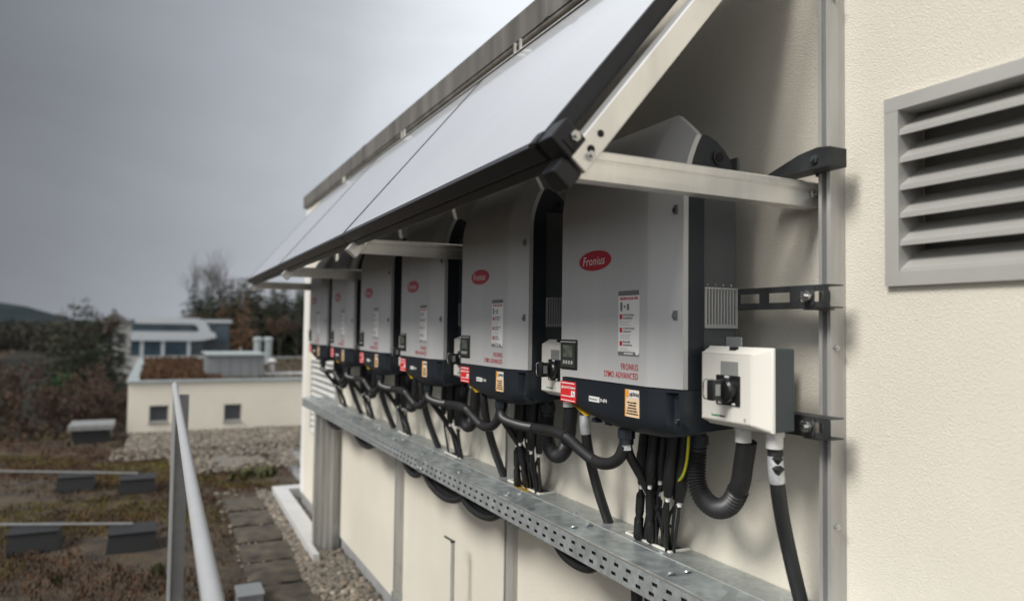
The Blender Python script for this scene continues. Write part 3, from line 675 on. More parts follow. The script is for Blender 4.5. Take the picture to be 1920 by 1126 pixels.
    # glands under the housing
    for gx, gy, rr in ((1.015, y0+.265, .021), (1.113, y0+.128, .025)):
        q = MB(); q.tube([(gx, gy, 1.41), (gx, gy, 1.392)], rr*.8, 14); q.tube([(gx, gy, 1.393), (gx, gy, 1.372)], rr, 8); q.tube([(gx, gy, 1.373), (gx, gy, 1.358)], rr*.82, 14); q.build('cable_gland', 'dark', t, smooth=30)
    q = MB()
    for k in range(2): q.prism([(.992, y0+.30+.06*k, 1.398), (.992, y0+.325+.06*k, 1.398), (.992, y0+.32+.06*k, 1.408)], (.02, 0, 0))
    q.build('latch', 'dark', t)
    # wall bracket
    q = MB(); q.box(1.1385, 1.1435, ye+.012, y1-.01, 1.42, 1.99); q.box(1.1365, 1.1435, ye+.0, ye+.03, 1.97, 2.012); q.build('mounting_plate', 'sink', t)
    return t
inv = make_inverter()
INV_LABEL = ['nearest and largest grey inverter, its side and pale vent grille in full view', 'second inverter of the row, next beyond the largest one, under the panel corner', 'third inverter of the row, its shoulder crossed by a shaded bracket bar', 'fourth inverter of the row, smaller, between two shaded bracket bars', 'fifth inverter of the row, next to last, narrow in view', 'last and smallest inverter at the far end above the pale wall louvre']
ORD = ['nearest', 'second', 'third', 'fourth', 'fifth', 'farthest']
inv['label'] = INV_LABEL[0]
def isolator():
    y0 = Y0; a, b = y0-.193, y0-.018
    t = thing('switch_box', (1.07, (a+b)/2, 1.44), '', 'switch box', 'ivory isolator boxes beside the inverters')
    # ivory shell with chamfered front: sections (x, inset)
    S = MB(); za, zb = 1.441, 1.601
    def ring(x, i, j): return [(x, a+i, za+j), (x, b-i*.35, za+j), (x, b-i*.35, zb-j), (x, a+i, zb-j)]
    R_ = [ring(.985, .028, .013), ring(.986, .026, .012), ring(1.0125, .002, .0012), ring(1.0135, 0, 0), ring(1.018, 0, 0)]
    v = [p for r in R_ for p in r]; f = [(0, 1, 2, 3)]
    for k in range(len(R_)-1):
        for q in range(4): f.append((k*4+q, k*4+(q+1) % 4, k*4+4+(q+1) % 4, k*4+4+q))
    S.add(v, f); bm = bmesh.new(); me = S.mesh('tmp', 'box'); bm.from_mesh(me); bpy.data.meshes.remove(me)
    bmesh.ops.recalc_face_normals(bm, faces=bm.faces[:]); bmesh.ops.bevel(bm, geom=[e for e in bm.edges if e.calc_length() > .02 and not e.is_boundary], offset=.0022, segments=2, affect='EDGES')
    S2 = MB().bm(bm); S2.build('front_shell', 'box', t, smooth=35)
    q = MB(); q.box(1.018, 1.070, a+.001, b-.001, za+.001, zb-.001, .003); q.build('rear_case', 'boxgrey', t)
    q = MB(); q.box(1.071, 1.1425, a+.085, b-.02, za+.02, zb-.01, .0); tb = MB(); tb.box(1.071, 1.0745, y0-.050, y0-.004, zb-.009, zb+.019, .001); tb.build('mounting_tab', 'grille', t); q.build('mounting_bracket', 'sink', t)
    q = MB(); q.box(.9842, .986, y0-.131, y0-.083, 1.5455, 1.5725); q.build('window', 'clear', t)
    q = MB(); q.box(.9815, .986, y0-.137, y0-.072, 1.4865, 1.5455, .0015); sw = q.build('switch_plate', 'bezel', t)
    q = MB(); c = Vector((.982, y0-.106, 1.516)); q.tube([c, c+Vector((-.012, 0, 0)), c+Vector((-.016, 0, 0))], [.025, .024, .020], 24)
    q.box(.938, .970, y0-.113, y0-.094, 1.497, 1.537, .003); q.build('rotary_knob', 'bezel', sw, smooth=35)
    q = MB(); q.box(.944, .956, y0-.1135, y0-.0935, 1.507, 1.529); q.build('padlock_slot', 'clear', sw)
    q = MB(); q.tube(spline([(.952, y0-.094, 1.499), (.936, y0-.091, 1.501), (.934, y0-.09, 1.518), (.936, y0-.091, 1.536), (.955, y0-.094, 1.537)]), .0016, 6); q.build('wire_clip', 'steel', sw)
    q = MB(); q.box(.9805, .982, y0-.126, y0-.118, 1.4885, 1.4925); q.box(.9805, .982, y0-.09, y0-.08, 1.4885, 1.4925); q.box(.9805, .982, y0-.11, y0-.098, 1.541, 1.5445); q.build('white_mark', 'white', sw)
    q = MB(); text_on_x(q, 'Schneider', .9843, y0-.057, 1.462, .0068, bold=.0002, wide=.8); lt = q.build('lettering', 'green', t)
    q = MB(); text_on_x(q, 'Electric', .9843, y0-.080, 1.4622, .0052, bold=.0003); q.build('second_lettering', 'black', t)
    q = MB(); q.box(.9846, .9862, y0-.1115, y0-.110, 1.4545, 1.4862); q.build('seam', 'gland', t)
    q = MB(); q.box(.9844, .9855, y0-.152, y0-.146, 1.459, 1.466); q.build('rating_mark', 'grey_print', t)
    q = MB(); q.box(.996, 1.006, y0-.110, y0-.095, zb-.0065, zb+.0005); q.build('latch', 'hole', t)
    for gy in (y0-.083, y0-.165):
        q = MB(); q.tube([(1.045, gy, 1.445), (1.045, gy, 1.431)], .019, 8); q.tube([(1.045, gy, 1.432), (1.045, gy, 1.408)], .0165, 14); q.build('cable_gland', 'gland', t, smooth=30)
    return t
iso = isolator()
ISO_LAB = ['nearest ivory isolator box with black rotary switch, fully in view', 'ivory isolator box half hidden behind the left edge of the nearest inverter', 'sliver of an ivory isolator box beside the second inverter\'s display', 'ivory isolator box hidden almost wholly beyond the third inverter', 'ivory isolator box behind the fourth inverter edge', 'ivory isolator box behind the fifth inverter edge']
iso['label'] = ISO_LAB[0]; iso.location = iso.location+Vector((.042, .040, -.004)); iso.scale = (1.01, 1.01, 1.01)
# ------------------------------------------------------------------ cables of one inverter
def u_conduit():
    y0 = Y0; t = thing('flexible_conduit', (1.05, y0, 1.3), '', 'conduit', 'U-shaped corrugated conduits to the isolator boxes')
    p = spline([(1.113, y0+.128, 1.37), (1.113, y0+.132, 1.32), (1.112, y0+.124, 1.280), (1.110, y0+.098, 1.253), (1.107, y0+.055, 1.245), (1.104, y0+.012, 1.265), (1.101, y0-.018, 1.310), (1.099, y0-.030, 1.355), (1.097, y0-.042, 1.405)], 8)
    k = int(len(p)*.72)
    a = MB(); a.tube(p[:k+1], .0208, 14, corr=.11, pitch=.0078); a.build('corrugated_hose', 'conduit', t, smooth=25)
    b = MB(); b.tube(p[k:], .0205, 14); b.build('rubber_sleeve', 'cable', t, smooth=60)
    return t
def box_cable():
    y0 = Y0; t = thing('power_cable', (1.05, y0-.17, 1.2), '', 'cable', 'thick black cables from the isolator boxes to the tray')
    p = spline([(1.092, y0-.122, 1.405), (1.093, y0-.124, 1.355), (1.11, y0-.122, 1.27), (1.145, y0-.115, 1.17), (1.197, y0-.098, 1.06)], 8)
    a = MB(); a.tube(p, .0145, 12); a.build('cable_jacket', 'cable', t, smooth=60)
    b = MB(); b.tube(p[3:11], .0155, 12); b.build('silver_tape', 'tape', t, smooth=60)
    for q, r in ((4, .011), (7, .0125)):
        b = MB(); c0 = p[q]+Vector((-.006, -.010, 0)); b.tube([c0+Vector((0, 0, .009)), c0+Vector((0, -.001, .003)), c0+Vector((0, 0, -.009))], [r*.5, r, r*.3], 8); b.build('black_band', 'cable', t, smooth=60)
    return t
def link_conduit(last=False):
    y0 = Y0; t = thing('link_conduit', (1.0, y0+.5, 1.33), '', 'conduit', 'black conduits linking neighbouring inverters')
    if last: return t
    p = spline([(1.015, y0+.962, 1.372), (1.008, y0+.945, 1.352), (1.0, y0+.90, 1.340), (1.0, y0+.80, 1.336), (1.0, y0+.70, 1.340), (1.0, y0+.60, 1.345), (1.0, y0+.52, 1.340), (1.0, y0+.45, 1.318), (1.0, y0+.38, 1.300), (1.003, y0+.325, 1.302), (1.008, y0+.285, 1.322), (1.013, y0+.268, 1.355)], 7)
    k1, k2, k3 = int(len(p)*.36), int(len(p)*.55), int(len(p)*.72)
    for q in (p[:k1+1], p[k2:k3+1]): a = MB(); a.tube(q, .0135, 12, corr=.11, pitch=.0072); a.build('corrugated_hose', 'conduit', t, smooth=25)
    for q in (p[k1:k2+1], p[k3:]): b = MB(); b.tube(q, .0148, 12); b.build('rubber_sleeve', 'cable', t, smooth=60)
    for q in (k1, k2):
        c = MB(); c.tube([p[q]+(p[q-1]-p[q]).normalized()*.003, p[q]+(p[q]-p[q-1]).normalized()*.003], .0162, 12); c.build('tie', 'sleeve', t)
    return t
def entry_cable():
    y0 = Y0; t = thing('data_cable', (1.03, y0+.26, 1.2), '', 'cable', 'black cables from the front glands down into the tray')
    p = spline([(1.016, y0+.264, 1.375), (1.025, y0+.268, 1.335), (1.06, y0+.28, 1.29), (1.11, y0+.30, 1.23), (1.17, y0+.32, 1.14), (1.20, y0+.335, 1.04)], 7)
    a = MB(); a.tube(p, .0115, 10); a.build('cable_jacket', 'cable', t, smooth=60)
    b = MB(); b.tube([(1.013, y0+.262, 1.374), (1.014, y0+.262, 1.345)], .0125, 6); b.build('gland_strip', 'tape', t)
    return t
def dc_cable(k, kind):
    y0 = Y0; rr = random.Random(int(k*34)+3); t = thing('solar_cable', (1.1, y0+.27, 1.2), '', 'cable', None)
    yt = y0+.150+.024*k+rr.uniform(-.003, .003); xt = (1.078 if k != int(k) else 1.098)+.016*(int(k) % 3)
    ym = yt+.035+rr.uniform(-.008, .008); zm = (1.262 if int(k) % 2 else 1.235)+rr.uniform(-.012, .012)
    yb = y0+.325+.019*k+rr.uniform(-.004, .004); xb = 1.195+rr.uniform(-.008, .02)
    top = Vector((xt, yt, 1.405)); mid = Vector((xt+.012, ym, zm)); bot = Vector((xb, yb, 1.03))
    dirn = (mid-top).normalized()
    a = MB(); a.tube([top, top.lerp(mid, .55), top.lerp(mid, .60), top.lerp(mid, .78), mid], [.014, .014, .0155, .0155, .010], 10); a.build('connector', 'sleeve', t, smooth=40)
    g = MB(); g.tube([mid-dirn*.002, mid+dirn*.013], .0052, 8); g.build('white_tag', 'white', t)
    if kind == 'pair':
        q0 = mid+dirn*.012; q1 = q0.lerp(bot, .82)+Vector((-.006, .012, 0))
        b = MB(); b.tube(spline([q0, q0.lerp(q1, .12), q0.lerp(q1, .2), q0.lerp(q1, .5), q0.lerp(q1, .6), q0.lerp(q1, .9), q1], 3), [.005]*2+[.008]+[.0115]*6+[.0095]*2+[.0125]*5+[.006]*3, 9)
        b.tube([q1, bot], .004, 7); b.build('lower_connector', 'sleeve', t, smooth=40)
    else:
        b = MB(); b.tube(spline([mid+dirn*.01, mid.lerp(bot, .3)+Vector((-.004, rr.uniform(-.006, .01), 0)), mid.lerp(bot, .7)+Vector((0, .002, 0)), bot], 5), .0042, 7); b.build('thin_cable', 'cable', t, smooth=60)
    return t
def earth_wire():
    y0 = Y0; t = thing('earth_wire', (1.09, y0+.12, 1.35), '', 'wire')
    p = spline([(1.08, y0+.118, 1.412), (1.08, y0+.120, 1.37), (1.086, y0+.134, 1.325), (1.092, y0+.155, 1.295), (1.105, y0+.20, 1.265), (1.13, y0+.26, 1.22), (1.19, y0+.33, 1.05)], 6)
    a = MB(); a.tube(p, .0042, 8); a.build('green_jacket', 'earthg', t, smooth=60)
    b = MB(); b.tube([q+Vector((-.0022, -.0022, 0)) for q in p], .0026, 6); b.build('yellow_stripe', 'earthy', t, smooth=60)
    return t
uc, bc, lc, ec, ew = u_conduit(), box_cable(), link_conduit(), entry_cable(), earth_wire()
dcs = [dc_cable(k % 8 + (.5 if k > 7 else 0), 'pair' if k in (4, 5, 6, 11) else 'single') for k in range(12)]
def place_all():
    idx = {}
    for c in bpy.data.objects:
        if c.parent: idx.setdefault(c.parent.name, []).append(c)
    U_LAB = '{} U-shaped corrugated conduit, from {} inverter to its isolator box'
    who = ['the nearest', 'the second', 'the third', 'the fourth', 'the fifth', 'the farthest']
    B_LAB = 'thick black cable dropping to the tray from the isolator box of {} inverter'
    D1 = 'thin black solar cable in the bunch below {} inverter'; D2 = 'solar cable with bulky black double connector below {} inverter'
    E1 = 'black cable curving from the front gland of {} inverter into the tray'
    W1 = 'green and yellow earth wire hanging under {} inverter'
    Lk = 'black conduit linking the front glands of {} inverter and the one beyond'
    for i in range(NI):
        d = Vector((0, PITCH*i, 0))
        def put(o, lab):
            c = o if i == 0 else copy_tree(o, None, idx, ('black_band', 'silver_tape') if i > 1 else ('black_band',))
            if i: c.location = o.location+d
            c['label'] = lab; return c
        ci = put(inv, INV_LABEL[i])
        if i:
            for q in [q for q in COL.objects if q.parent == ci and q.name.split('.')[0] in ('info_sticker', 'warning_sticker', 'name_label', 'code_label', 'installer_sticker')]:
                w = rnd(-.0025, .0025) if 'sticker' in q.name else 0; q.location = (0, w, rnd(-.0025, .0025) if 'sticker' in q.name else 0)
        put(iso, ISO_LAB[i])
        put(uc, ('black ' if 0 else '')+U_LAB.format(ORD[i], who[i])); put(bc, B_LAB.format(who[i]))
        if i < NI-1: put(lc, Lk.format(who[i]))
        put(ec, E1.format(who[i]))
        if i == 0: put(ew, W1.format(who[i]))
        for k, o in enumerate(dcs):
            pair = k in (4, 5, 6, 11)
            if i and pair and i > 1: continue
            if i > 1 and k > 8: continue
            if i > 2 and k in (1, 3): continue
            c = put(o, (D2 if pair else D1).format(who[i])); c['group'] = ('double connectors' if pair else 'solar cables')+' below %s inverter' % who[i]
            if i: c.location.y += rnd(-.006, .006); c.rotation_euler = (rnd(-.01, .01), 0, rnd(-.06, .06))
place_all()
# name label of the further inverters stays without its running number
def tie():
    t = thing('cable_tie', (1.15, Y0+.36, 1.14), 'small black tie round the thin cables below the nearest inverter', 'cable tie')
    b = MB(); c = Vector((1.175, Y0+.335, 1.135)); b.obox(c, ((1, 0, 0), (0, 1, 0), (0, 0, 1)), (.012, .026, .003), .001); b.obox(c+Vector((0, -.034, .004)), ((1, 0, 0), (0, 1, 0), (0, 0, 1)), (.003, .010, .0025)); b.build('strap', 'sleeve', t)
tie()

# ================================================================== CABLE TRAY
def tray():
    t = thing('cable_tray', (1.13, 3, 1.04), 'long galvanised cable tray with perforated front below the inverters', 'cable tray')
    xa, xb = 1.03, WX-.002; ya, yb = .30, 5.712; zt, zb = 1.074, 1.016; jy = 2.93
    holes = [(Y0+PITCH*i+(.300 if i != 1 else .29), Y0+PITCH*i+(.480, .52, .47, .46, .45, .45)[i]) for i in range(NI)]
    hx0, hx1 = 1.176, 1.2335
    b = MB()    # rear deck round the cable openings
    x0 = 1.134; y = ya
    for h0, h1 in holes:
        b.box(x0, xb, y, h0, zt-.0015, zt); b.box(x0, hx0, h0, h1, zt-.0015, zt); b.box(hx1, xb, h0, h1, zt-.0015, zt); y = h1
    b.box(x0, xb, y, yb, zt-.0015, zt); b.build('rear_deck', 'galv', t)
    for y0_, y1_, dz in ((ya, jy, 0), (jy+.003, yb, 0)):
        l = MB(); l.prism([(xa+.001, y0_, zt-.012), (xa+.001, y0_, zt+.001), (xa+.004, y0_, zt+.0035), (x0+.001, y0_, zt+.0035), (x0+.0035, y0_, zt+.0005), (x0+.001, y0_, zt-.001), (x0-.001, y0_, zt+.0015), (xa+.005, y0_, zt+.0015), (xa+.003, y0_, zt-.012)], (0, y1_-y0_, 0)); l.build('lid', 'galv_d', t)
        e = MB(); e.box(x0+.0005, x0+.003, y0_, y1_, zt+.003, zt+.0052); e.build('lid_edge', 'alu', t)
        e = MB(); e.box(xa-.0012, xa+.002, y0_, y1_, zt-.001, zt+.0022); e.build('lid_edge', 'alu', t)
        # perforated front flange
        f = MB(); x = xa; p = .05; n = int((y1_-y0_)/p)
        p = (y1_-y0_)/n
        rows = [(zb+.010, zb+.019), (zb+.034, zb+.043)]
        zs = [zb]+[q for r in rows for q in r]+[zt-.002]
        for k in range(n):
            y = y0_+p*k; a_, b_ = y+.014, y+.034
            for j in range(5):
                z0, z1 = zs[j], zs[j+1]
                if j % 2 == 0: f.add([(x, y, z0), (x, y+p, z0), (x, y+p, z1), (x, y, z1)], [(0, 1, 2, 3)])
                else:
                    s = .012 if j == 1 else 0
                    f.add([(x, y, z0), (x, a_+s, z0), (x, a_+s, z1), (x, y, z1)], [(0, 1, 2, 3)]); f.add([(x, b_+s, z0), (x, y+p, z0), (x, y+p, z1), (x, b_+s, z1)], [(0, 1, 2, 3)])
        o = f.build('perforated_flange', 'galv_f', t, fix=False)
        md = o.modifiers.new('thick', 'SOLIDIFY'); md.thickness = .0016; md.offset = 0
        ret = MB(); ret.box(xa, xa+.018, y0_, y1_, zb-.002, zb-.0003); ret.build('lower_lip', 'galv_f', t)
    inn = MB(); inn.box(xa+.02, xb-.01, ya, yb-.004, zb-.0022, zb-.0008); inn.box(xb-.004, xb, ya, yb, zb-.002, zt-.002); inn.build('tray_bottom', 'galv_f', t)
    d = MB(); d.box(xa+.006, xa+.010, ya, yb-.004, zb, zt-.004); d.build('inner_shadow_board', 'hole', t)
    e = MB(); e.box(xa+.002, xb-.002, yb-.003, yb, zb, zt-.002); e.build('end_plate', 'galv_f', t)
    j = MB(); j.box(xa-.0035, xa-.001, jy-.014, jy+.055, zb-.003, zt-.006); j.box(xa-.004, xa+.1, jy-.006, jy+.006, zt+.0036, zt+.005); jp = j.build('joint_plate', 'galv', t)
    q = MB()
    for yy in (jy+.006, jy+.04): bolt(q, (xa-.0035, yy, zb+.012), (-1, 0, 0), .006, .004)
    q.build('bolt', 'steel', jp)
    for i, (h0, h1) in enumerate(holes):
        w = .0055; q = MB(); z0, z1 = zt-.004, zt+.004
        q.box(hx0-w, hx0+.001, h0-w, h1+w, z0, z1); q.box(hx1-.001, hx1+w*.8, h0-w, h1+w, z0, z1); q.box(hx0+.001, hx1-.001, h0-w, h0+.001, z0, z1); q.box(hx0+.001, hx1-.001, h1-.001, h1+w, z0, z1)
        q.build('opening_trim', 'trim', t)
    q = MB(); q.box(1.137, 1.172, 2.20, 2.29, zt+.0004, zt+.001); st = q.build('tray_label', 'yellow', t)
    q = MB()
    for k in range(3): q.box(1.143+.009*k, 1.147+.009*k, 2.205, 2.282, zt+.0011, zt+.0014)
    q.build('print', 'black', st)
    for y in [.9+.42*k for k in range(12)]:
        for x in (1.06, 1.108):
            q = MB(); q.tube([(x, y+rnd(-.01, .01)+.0, zt+.0036), (x, y, zt+.0075), (x, y, zt+.0085)], [.0105, .0095, .005], 12); q.build('lid_screw', 'galv_d', t, smooth=40)
        q = MB(); q.tube([(1.155, y+.15, zt), (1.155, y+.15, zt+.0035)], .008, 12); q.build('lid_screw', 'galv_d', t, smooth=40)
tray()
def hangers():
    for y, w, dz in ((1.03, .0, 0),):
        pass
    L_ = [(4.80, .28, .050, 'cable loop sagging below the tray nearest its far end'), (4.02, .27, .054, 'cable loop sagging below the tray beside the shaded upright'), (3.17, .17, .055, 'short cable loop peeping below the tray at the lid joint'), (2.78, .30, .075, 'longest cable loop sagging below the middle of the tray'), (2.42, .24, .060, 'dark cable loop below the tray left of the third upright'), (1.745, .15, .040, 'small cable loop peeping below the near part of the tray')]
    for y, w, s, lab in L_:
        t = thing('cable_loop', (1.1, y, 1.0), lab, 'cable', 'black cable loops hanging below the tray')
        for k in range(3):
            b = MB(); dx = .022*k; ss = s*(1-.13*k)
            b.tube(spline([(1.075+dx, y+w*1.05, 1.03), (1.075+dx, y+w*.55, 1.012-ss*.72), (1.075+dx, y+.02*k, 1.012-ss), (1.075+dx, y-w*.5, 1.012-ss*.7), (1.075+dx, y-w, 1.03)], 6), .0125, 10); b.build('cable_strand', 'cable', t, smooth=60)
    for k, (y, lab) in enumerate(((1.50, 'left of two thick cables going down from the tray at the frame edge'), (1.445, 'right of two thick cables going down from the tray at the frame edge'))):
        t = thing('riser_cable', (1.12, y, .5), lab, 'cable'); b = MB(); b.tube(spline([(1.10, y, 1.03), (1.10, y-.002, .95), (1.12, y+.01, .6), (1.14, y, .0)], 6), .0145, 10); b.build('cable_jacket', 'cable', t, smooth=60)
hangers()
def rod():
    t = thing('metal_rod', (1.15, 2.86, 0), 'thin upright rod with a bent tip standing by the wall under the tray', 'rod')
    b = MB(); b.tube([(1.15, 2.855, -.02), (1.15, 2.86, .725)], .0085, 12); b.build('shaft', 'alu_grey', t, smooth=40)
    b = MB(); b.tube([(1.15, 2.86, .725), (1.15, 2.861, .732)], .0105, 12); b.tube([(1.155, 2.855, .728), (1.13, 2.905, .742)], .0045, 8); b.build('bent_tip', 'strut', t)
rod()

# ================================================================== ROOF THINGS
def roof_things():
    # white coated edging of a light well
    t = thing('well_edging', (1.1, 6.2, 0), 'white coated metal edging round a dark well beside the wall', 'edging')
    for pts, h in (([(1.0, 5.0), (1.042, 5.0), (1.042, 5.325), (1.14, 5.325), (1.17, 7.10), (1.046, 7.26)], .085), ([(1.046, 7.262), (1.17, 7.102), (1.6, 7.102), (1.6, 7.262)], .085)):
        b = MB(); b.prism([(x, y, -.02) for x, y in pts], (0, 0, h+.02)); b.build('edge_plate', 'curb', t)
    b = MB(); b.add([(1.14, 5.33, .012), (1.24, 5.33, .012), (1.24, 7.1, .012), (1.168, 7.1, .012)], [(0, 1, 2, 3)]); b.build('well_floor', 'hole', t)
    # handrail
    t = thing('handrail', (.12, 4.5, 0), 'pale grey metal handrail and post rising from the roof at left', 'handrail')
    b = MB(); b.tube(spline([(.118, 4.60, 1.235), (.112, 4.55, 1.272), (.105, 4.4, 1.285), (.092, 3., 1.280), (.078, 1.1, 1.268), (.07, -.8, 1.262)], 6), .0138, 14); b.build('rail', 'rail', t, smooth=60)
    b = MB(); b.box(.100, .116, 4.52, 4.60, -.02, 1.255); b.build('post_flange', 'rail', t)
    b = MB(); b.box(.117, .185, 4.555, 4.565, -.02, 1.225); b.build('post_web', 'rail_d', t)  # shadow side of the post, its shade put into the darker grey
    b = MB(); b.box(.06, .22, 4.47, 4.65, -.02, .012); b.build('foot_plate', 'rail', t)
    t = thing('floor_box', (.53, 4.5, 0), 'low grey sheet-metal box on the roof beside the paving slabs', 'box')
    b = MB(); b.box(.465, .60, 4.38, 4.56, -.02, .085, .003); b.build('body', 'zincbox', t); b = MB(); b.box(.458, .607, 4.37, 4.57, .0855, .1, .003); b.build('lid', 'zincbox', t)
    B = [(-.655, 8.3, 'far left'), (-.113, 7.97, 'far right'), (-.74, 6.26, 'near left'), (-.107, 5.98, 'near right')]
    for x, y, w in B:
        t = thing('ballast_tray', (x, y, 0), 'black ballast tray with grey lid, %s of four on the mossy roof' % w, 'ballast tray', 'ballast trays on the mossy roof')
        b = MB(); b.prism([(x-.165, y-.12, -.02), (x+.165, y-.12, -.02), (x+.150, y-.10, .12), (x-.150, y-.10, .12)], (0, .26, 0)); b.build('tray', 'ballast', t)
        b = MB(); b.box(x-.158, x+.158, y-.11, y+.17, .121, .134, .004); b.build('lid', 'ballast', t)
    for (xa, ya), (xb, yb), lab in (((-1.6, 8.75), (-.113, 8.0), 'far one of two thin pale rails linking the ballast trays'), ((-1.9, 6.72), (-.107, 6.0), 'near one of two thin pale rails linking the ballast trays')):
        b = MB(); d = Vector((xb-xa, yb-ya, 0)); c = Vector(((xa+xb)/2, (ya+yb)/2+.05, .155)); b.obox(c, (d, (-d.y, d.x, 0), (0, 0, 1)), (d.length/2, .009, .006)); tag(b.build('link_rail', 'rail_d', loc=c), lab, 'rail')
roof_things()
def annex():
    t = thing('annex_building', (1.5, 16, -6), 'low cream building with two small windows and a planted flat roof', 'building')
    ya = 12.0
    w = MB(); W_ = [(-.05, .21, .165, .41), (.985, 1.24, .14, .395)]
    xs = [-.335, -.05, .21, .985, 1.24, 6.0]
    for a, b in zip(xs, xs[1:]):
        hole = [q for q in W_ if abs(q[0]-a) < 1e-6]
        if hole: w.box(a, b, ya, ya+.12, -6.1, hole[0][2]); w.box(a, b, ya, ya+.12, hole[0][3], .745)
        else: w.box(a, b, ya, ya+.12, -6.1, .745)
    w.box(-.335, -.215, ya+.12, 20.2, -6.1, .745); w.box(-.215, 6, 20.08, 20.2, -6.1, .745); w.build('wall', 'stucco', t)
    r = MB(); G = [[(-.2+6.2*i/24, ya+.13+8*j/30, .735+rnd(0, .03)) for j in range(31)] for i in range(25)]; r.grid(G); r.build('roof', 'soil', t, smooth=60)
    for a in ((-.36, 6, ya-.03, ya+.16), (-.36, -.19, ya+.16, 20.22), (-.19, 6, 20.05, 20.22)):
        c = MB(); c.box(*a, .746, .778); c.build('coping', 'pipe', t)
    for x0, x1, z0, z1 in W_:
        f = MB(); f.box(x0, x1, ya+.02, ya+.05, z0, z0+.02); f.box(x0, x1, ya+.02, ya+.05, z1-.02, z1); f.box(x0, x0+.02, ya+.02, ya+.05, z0+.02, z1-.02); f.box(x1-.02, x1, ya+.02, ya+.05, z0+.02, z1-.02); f.box(x0-.01, x1+.01, ya-.02, ya+.02, z0-.022, z0-.002)
        wn = f.build('window', 'rail_d', t); p = MB(); p.box(x0+.02, x1-.02, ya+.03, ya+.036, z0+.02, z1-.02); p.build('pane', 'window', wn)
    for m, nm, lab, xa, xb, n, hm in (('sed_r', 'roof_plants', 'rust-brown plants growing over the left of the annex roof', -.2, .95, 3400, .11), ('olive', 'roof_moss', 'yellow-brown moss and sedum over the annex roof round the hatch', .3, 4.2, 6500, .05), ('sed_b', 'roof_sedum', 'dark brown sedum spread over the annex roof', -.2, 4.2, 4500, .06)):
        vs, fs = [], []; rng = random.Random(len(nm))
        for _ in range(n):
            x, y = rng.uniform(xa, xb), rng.uniform(12.25, 19.9); h = rng.uniform(.015, hm); a = rng.uniform(0, 6.28); b = len(vs); w_ = h*.5
            vs += [(x-w_*math.sin(a), y+w_*math.cos(a), .735), (x+w_*math.sin(a), y-w_*math.cos(a), .735), (x+rng.uniform(-.04, .04), y+rng.uniform(-.04, .04), .735+h)]; fs.append((b, b+1, b+2))
        me = bpy.data.meshes.new(nm); me.from_pydata(vs, [], fs); me.materials.append(M[m]); o = bpy.data.objects.new(nm, me); COL.objects.link(o); tag(o, lab, 'plants', kind='stuff')
    t = thing('roof_hatch', (1.25, 13.5, .74), 'grey sheet-metal hatch box with a flat lid on the annex roof', 'roof hatch')
    b = MB(); b.box(.80, 1.68, 13., 14.2, .74, 1.10); b.build('body', 'zincbox', t)
    for x in (.98, 1.14, 1.30, 1.46, 1.6):
        b = MB(); b.box(x, x+.006, 12.992, 12.999, .745, 1.095); b.build('seam', 'rail_d', t)
    b = MB(); b.box(.76, 1.72, 12.95, 14.25, 1.10, 1.14, .008); b.build('lid', 'pipe', t)
    for x, lab in ((2.06, 'left of a pair of grey vent pipes on the annex roof'), (2.28, 'right of a pair of grey vent pipes on the annex roof')):
        t = thing('vent_pipe', (x, 17, .74), lab, 'vent pipe', 'pair of vent pipes on the annex roof')
        b = MB(); b.tube([(x, 17, .74), (x, 17, 1.27)], .085, 16); b.build('pipe', 'pipe', t, smooth=40); b = MB(); b.tube([(x, 17, 1.27), (x, 17, 1.33), (x, 17, 1.36)], [.105, .105, .06], 16); b.build('cap', 'pipe', t, smooth=40)
    t = thing('roof_post', (1.72, 17.2, .74), 'short slim post left of the vent pipes', 'post'); b = MB(); b.box(1.71, 1.74, 17.2, 17.23, .74, 1.12); b.build('shaft', 'rail', t)
    t = thing('mushroom_vent', (1.98, 14.2, .74), 'small white mushroom vent on the planted annex roof', 'roof vent')
    b = MB(); b.tube([(1.98, 14.2, .74), (1.98, 14.2, .92)], .05, 14); b.build('stem', 'curb', t, smooth=40); b = MB(); b.tube([(1.98, 14.2, .93), (1.98, 14.2, .955), (1.98, 14.2, .985), (1.98, 14.2, 1.0)], [.085, .09, .06, .02], 16); b.build('cap', 'curb', t, smooth=50)
    t = thing('roof_duct', (2.05, 13.2, .74), 'low white duct strip lying on the annex roof', 'duct'); b = MB(); b.box(1.72, 2.45, 13.2, 13.3, .74, .80, .005); b.build('body', 'curb', t)
    t = thing('vent_housing', (-.8, 11.6, 0), 'small dark ventilation box at the roof edge left of the annex', 'vent box'); b = MB(); b.box(-.98, -.52, 11.4, 11.9, -.02, .16, .01); b.build('body', 'ballast', t); b = MB(); b.box(-1.02, -.48, 11.36, 11.94, .161, .24, .01); b.build('hood', 'rail_d', t)
annex()

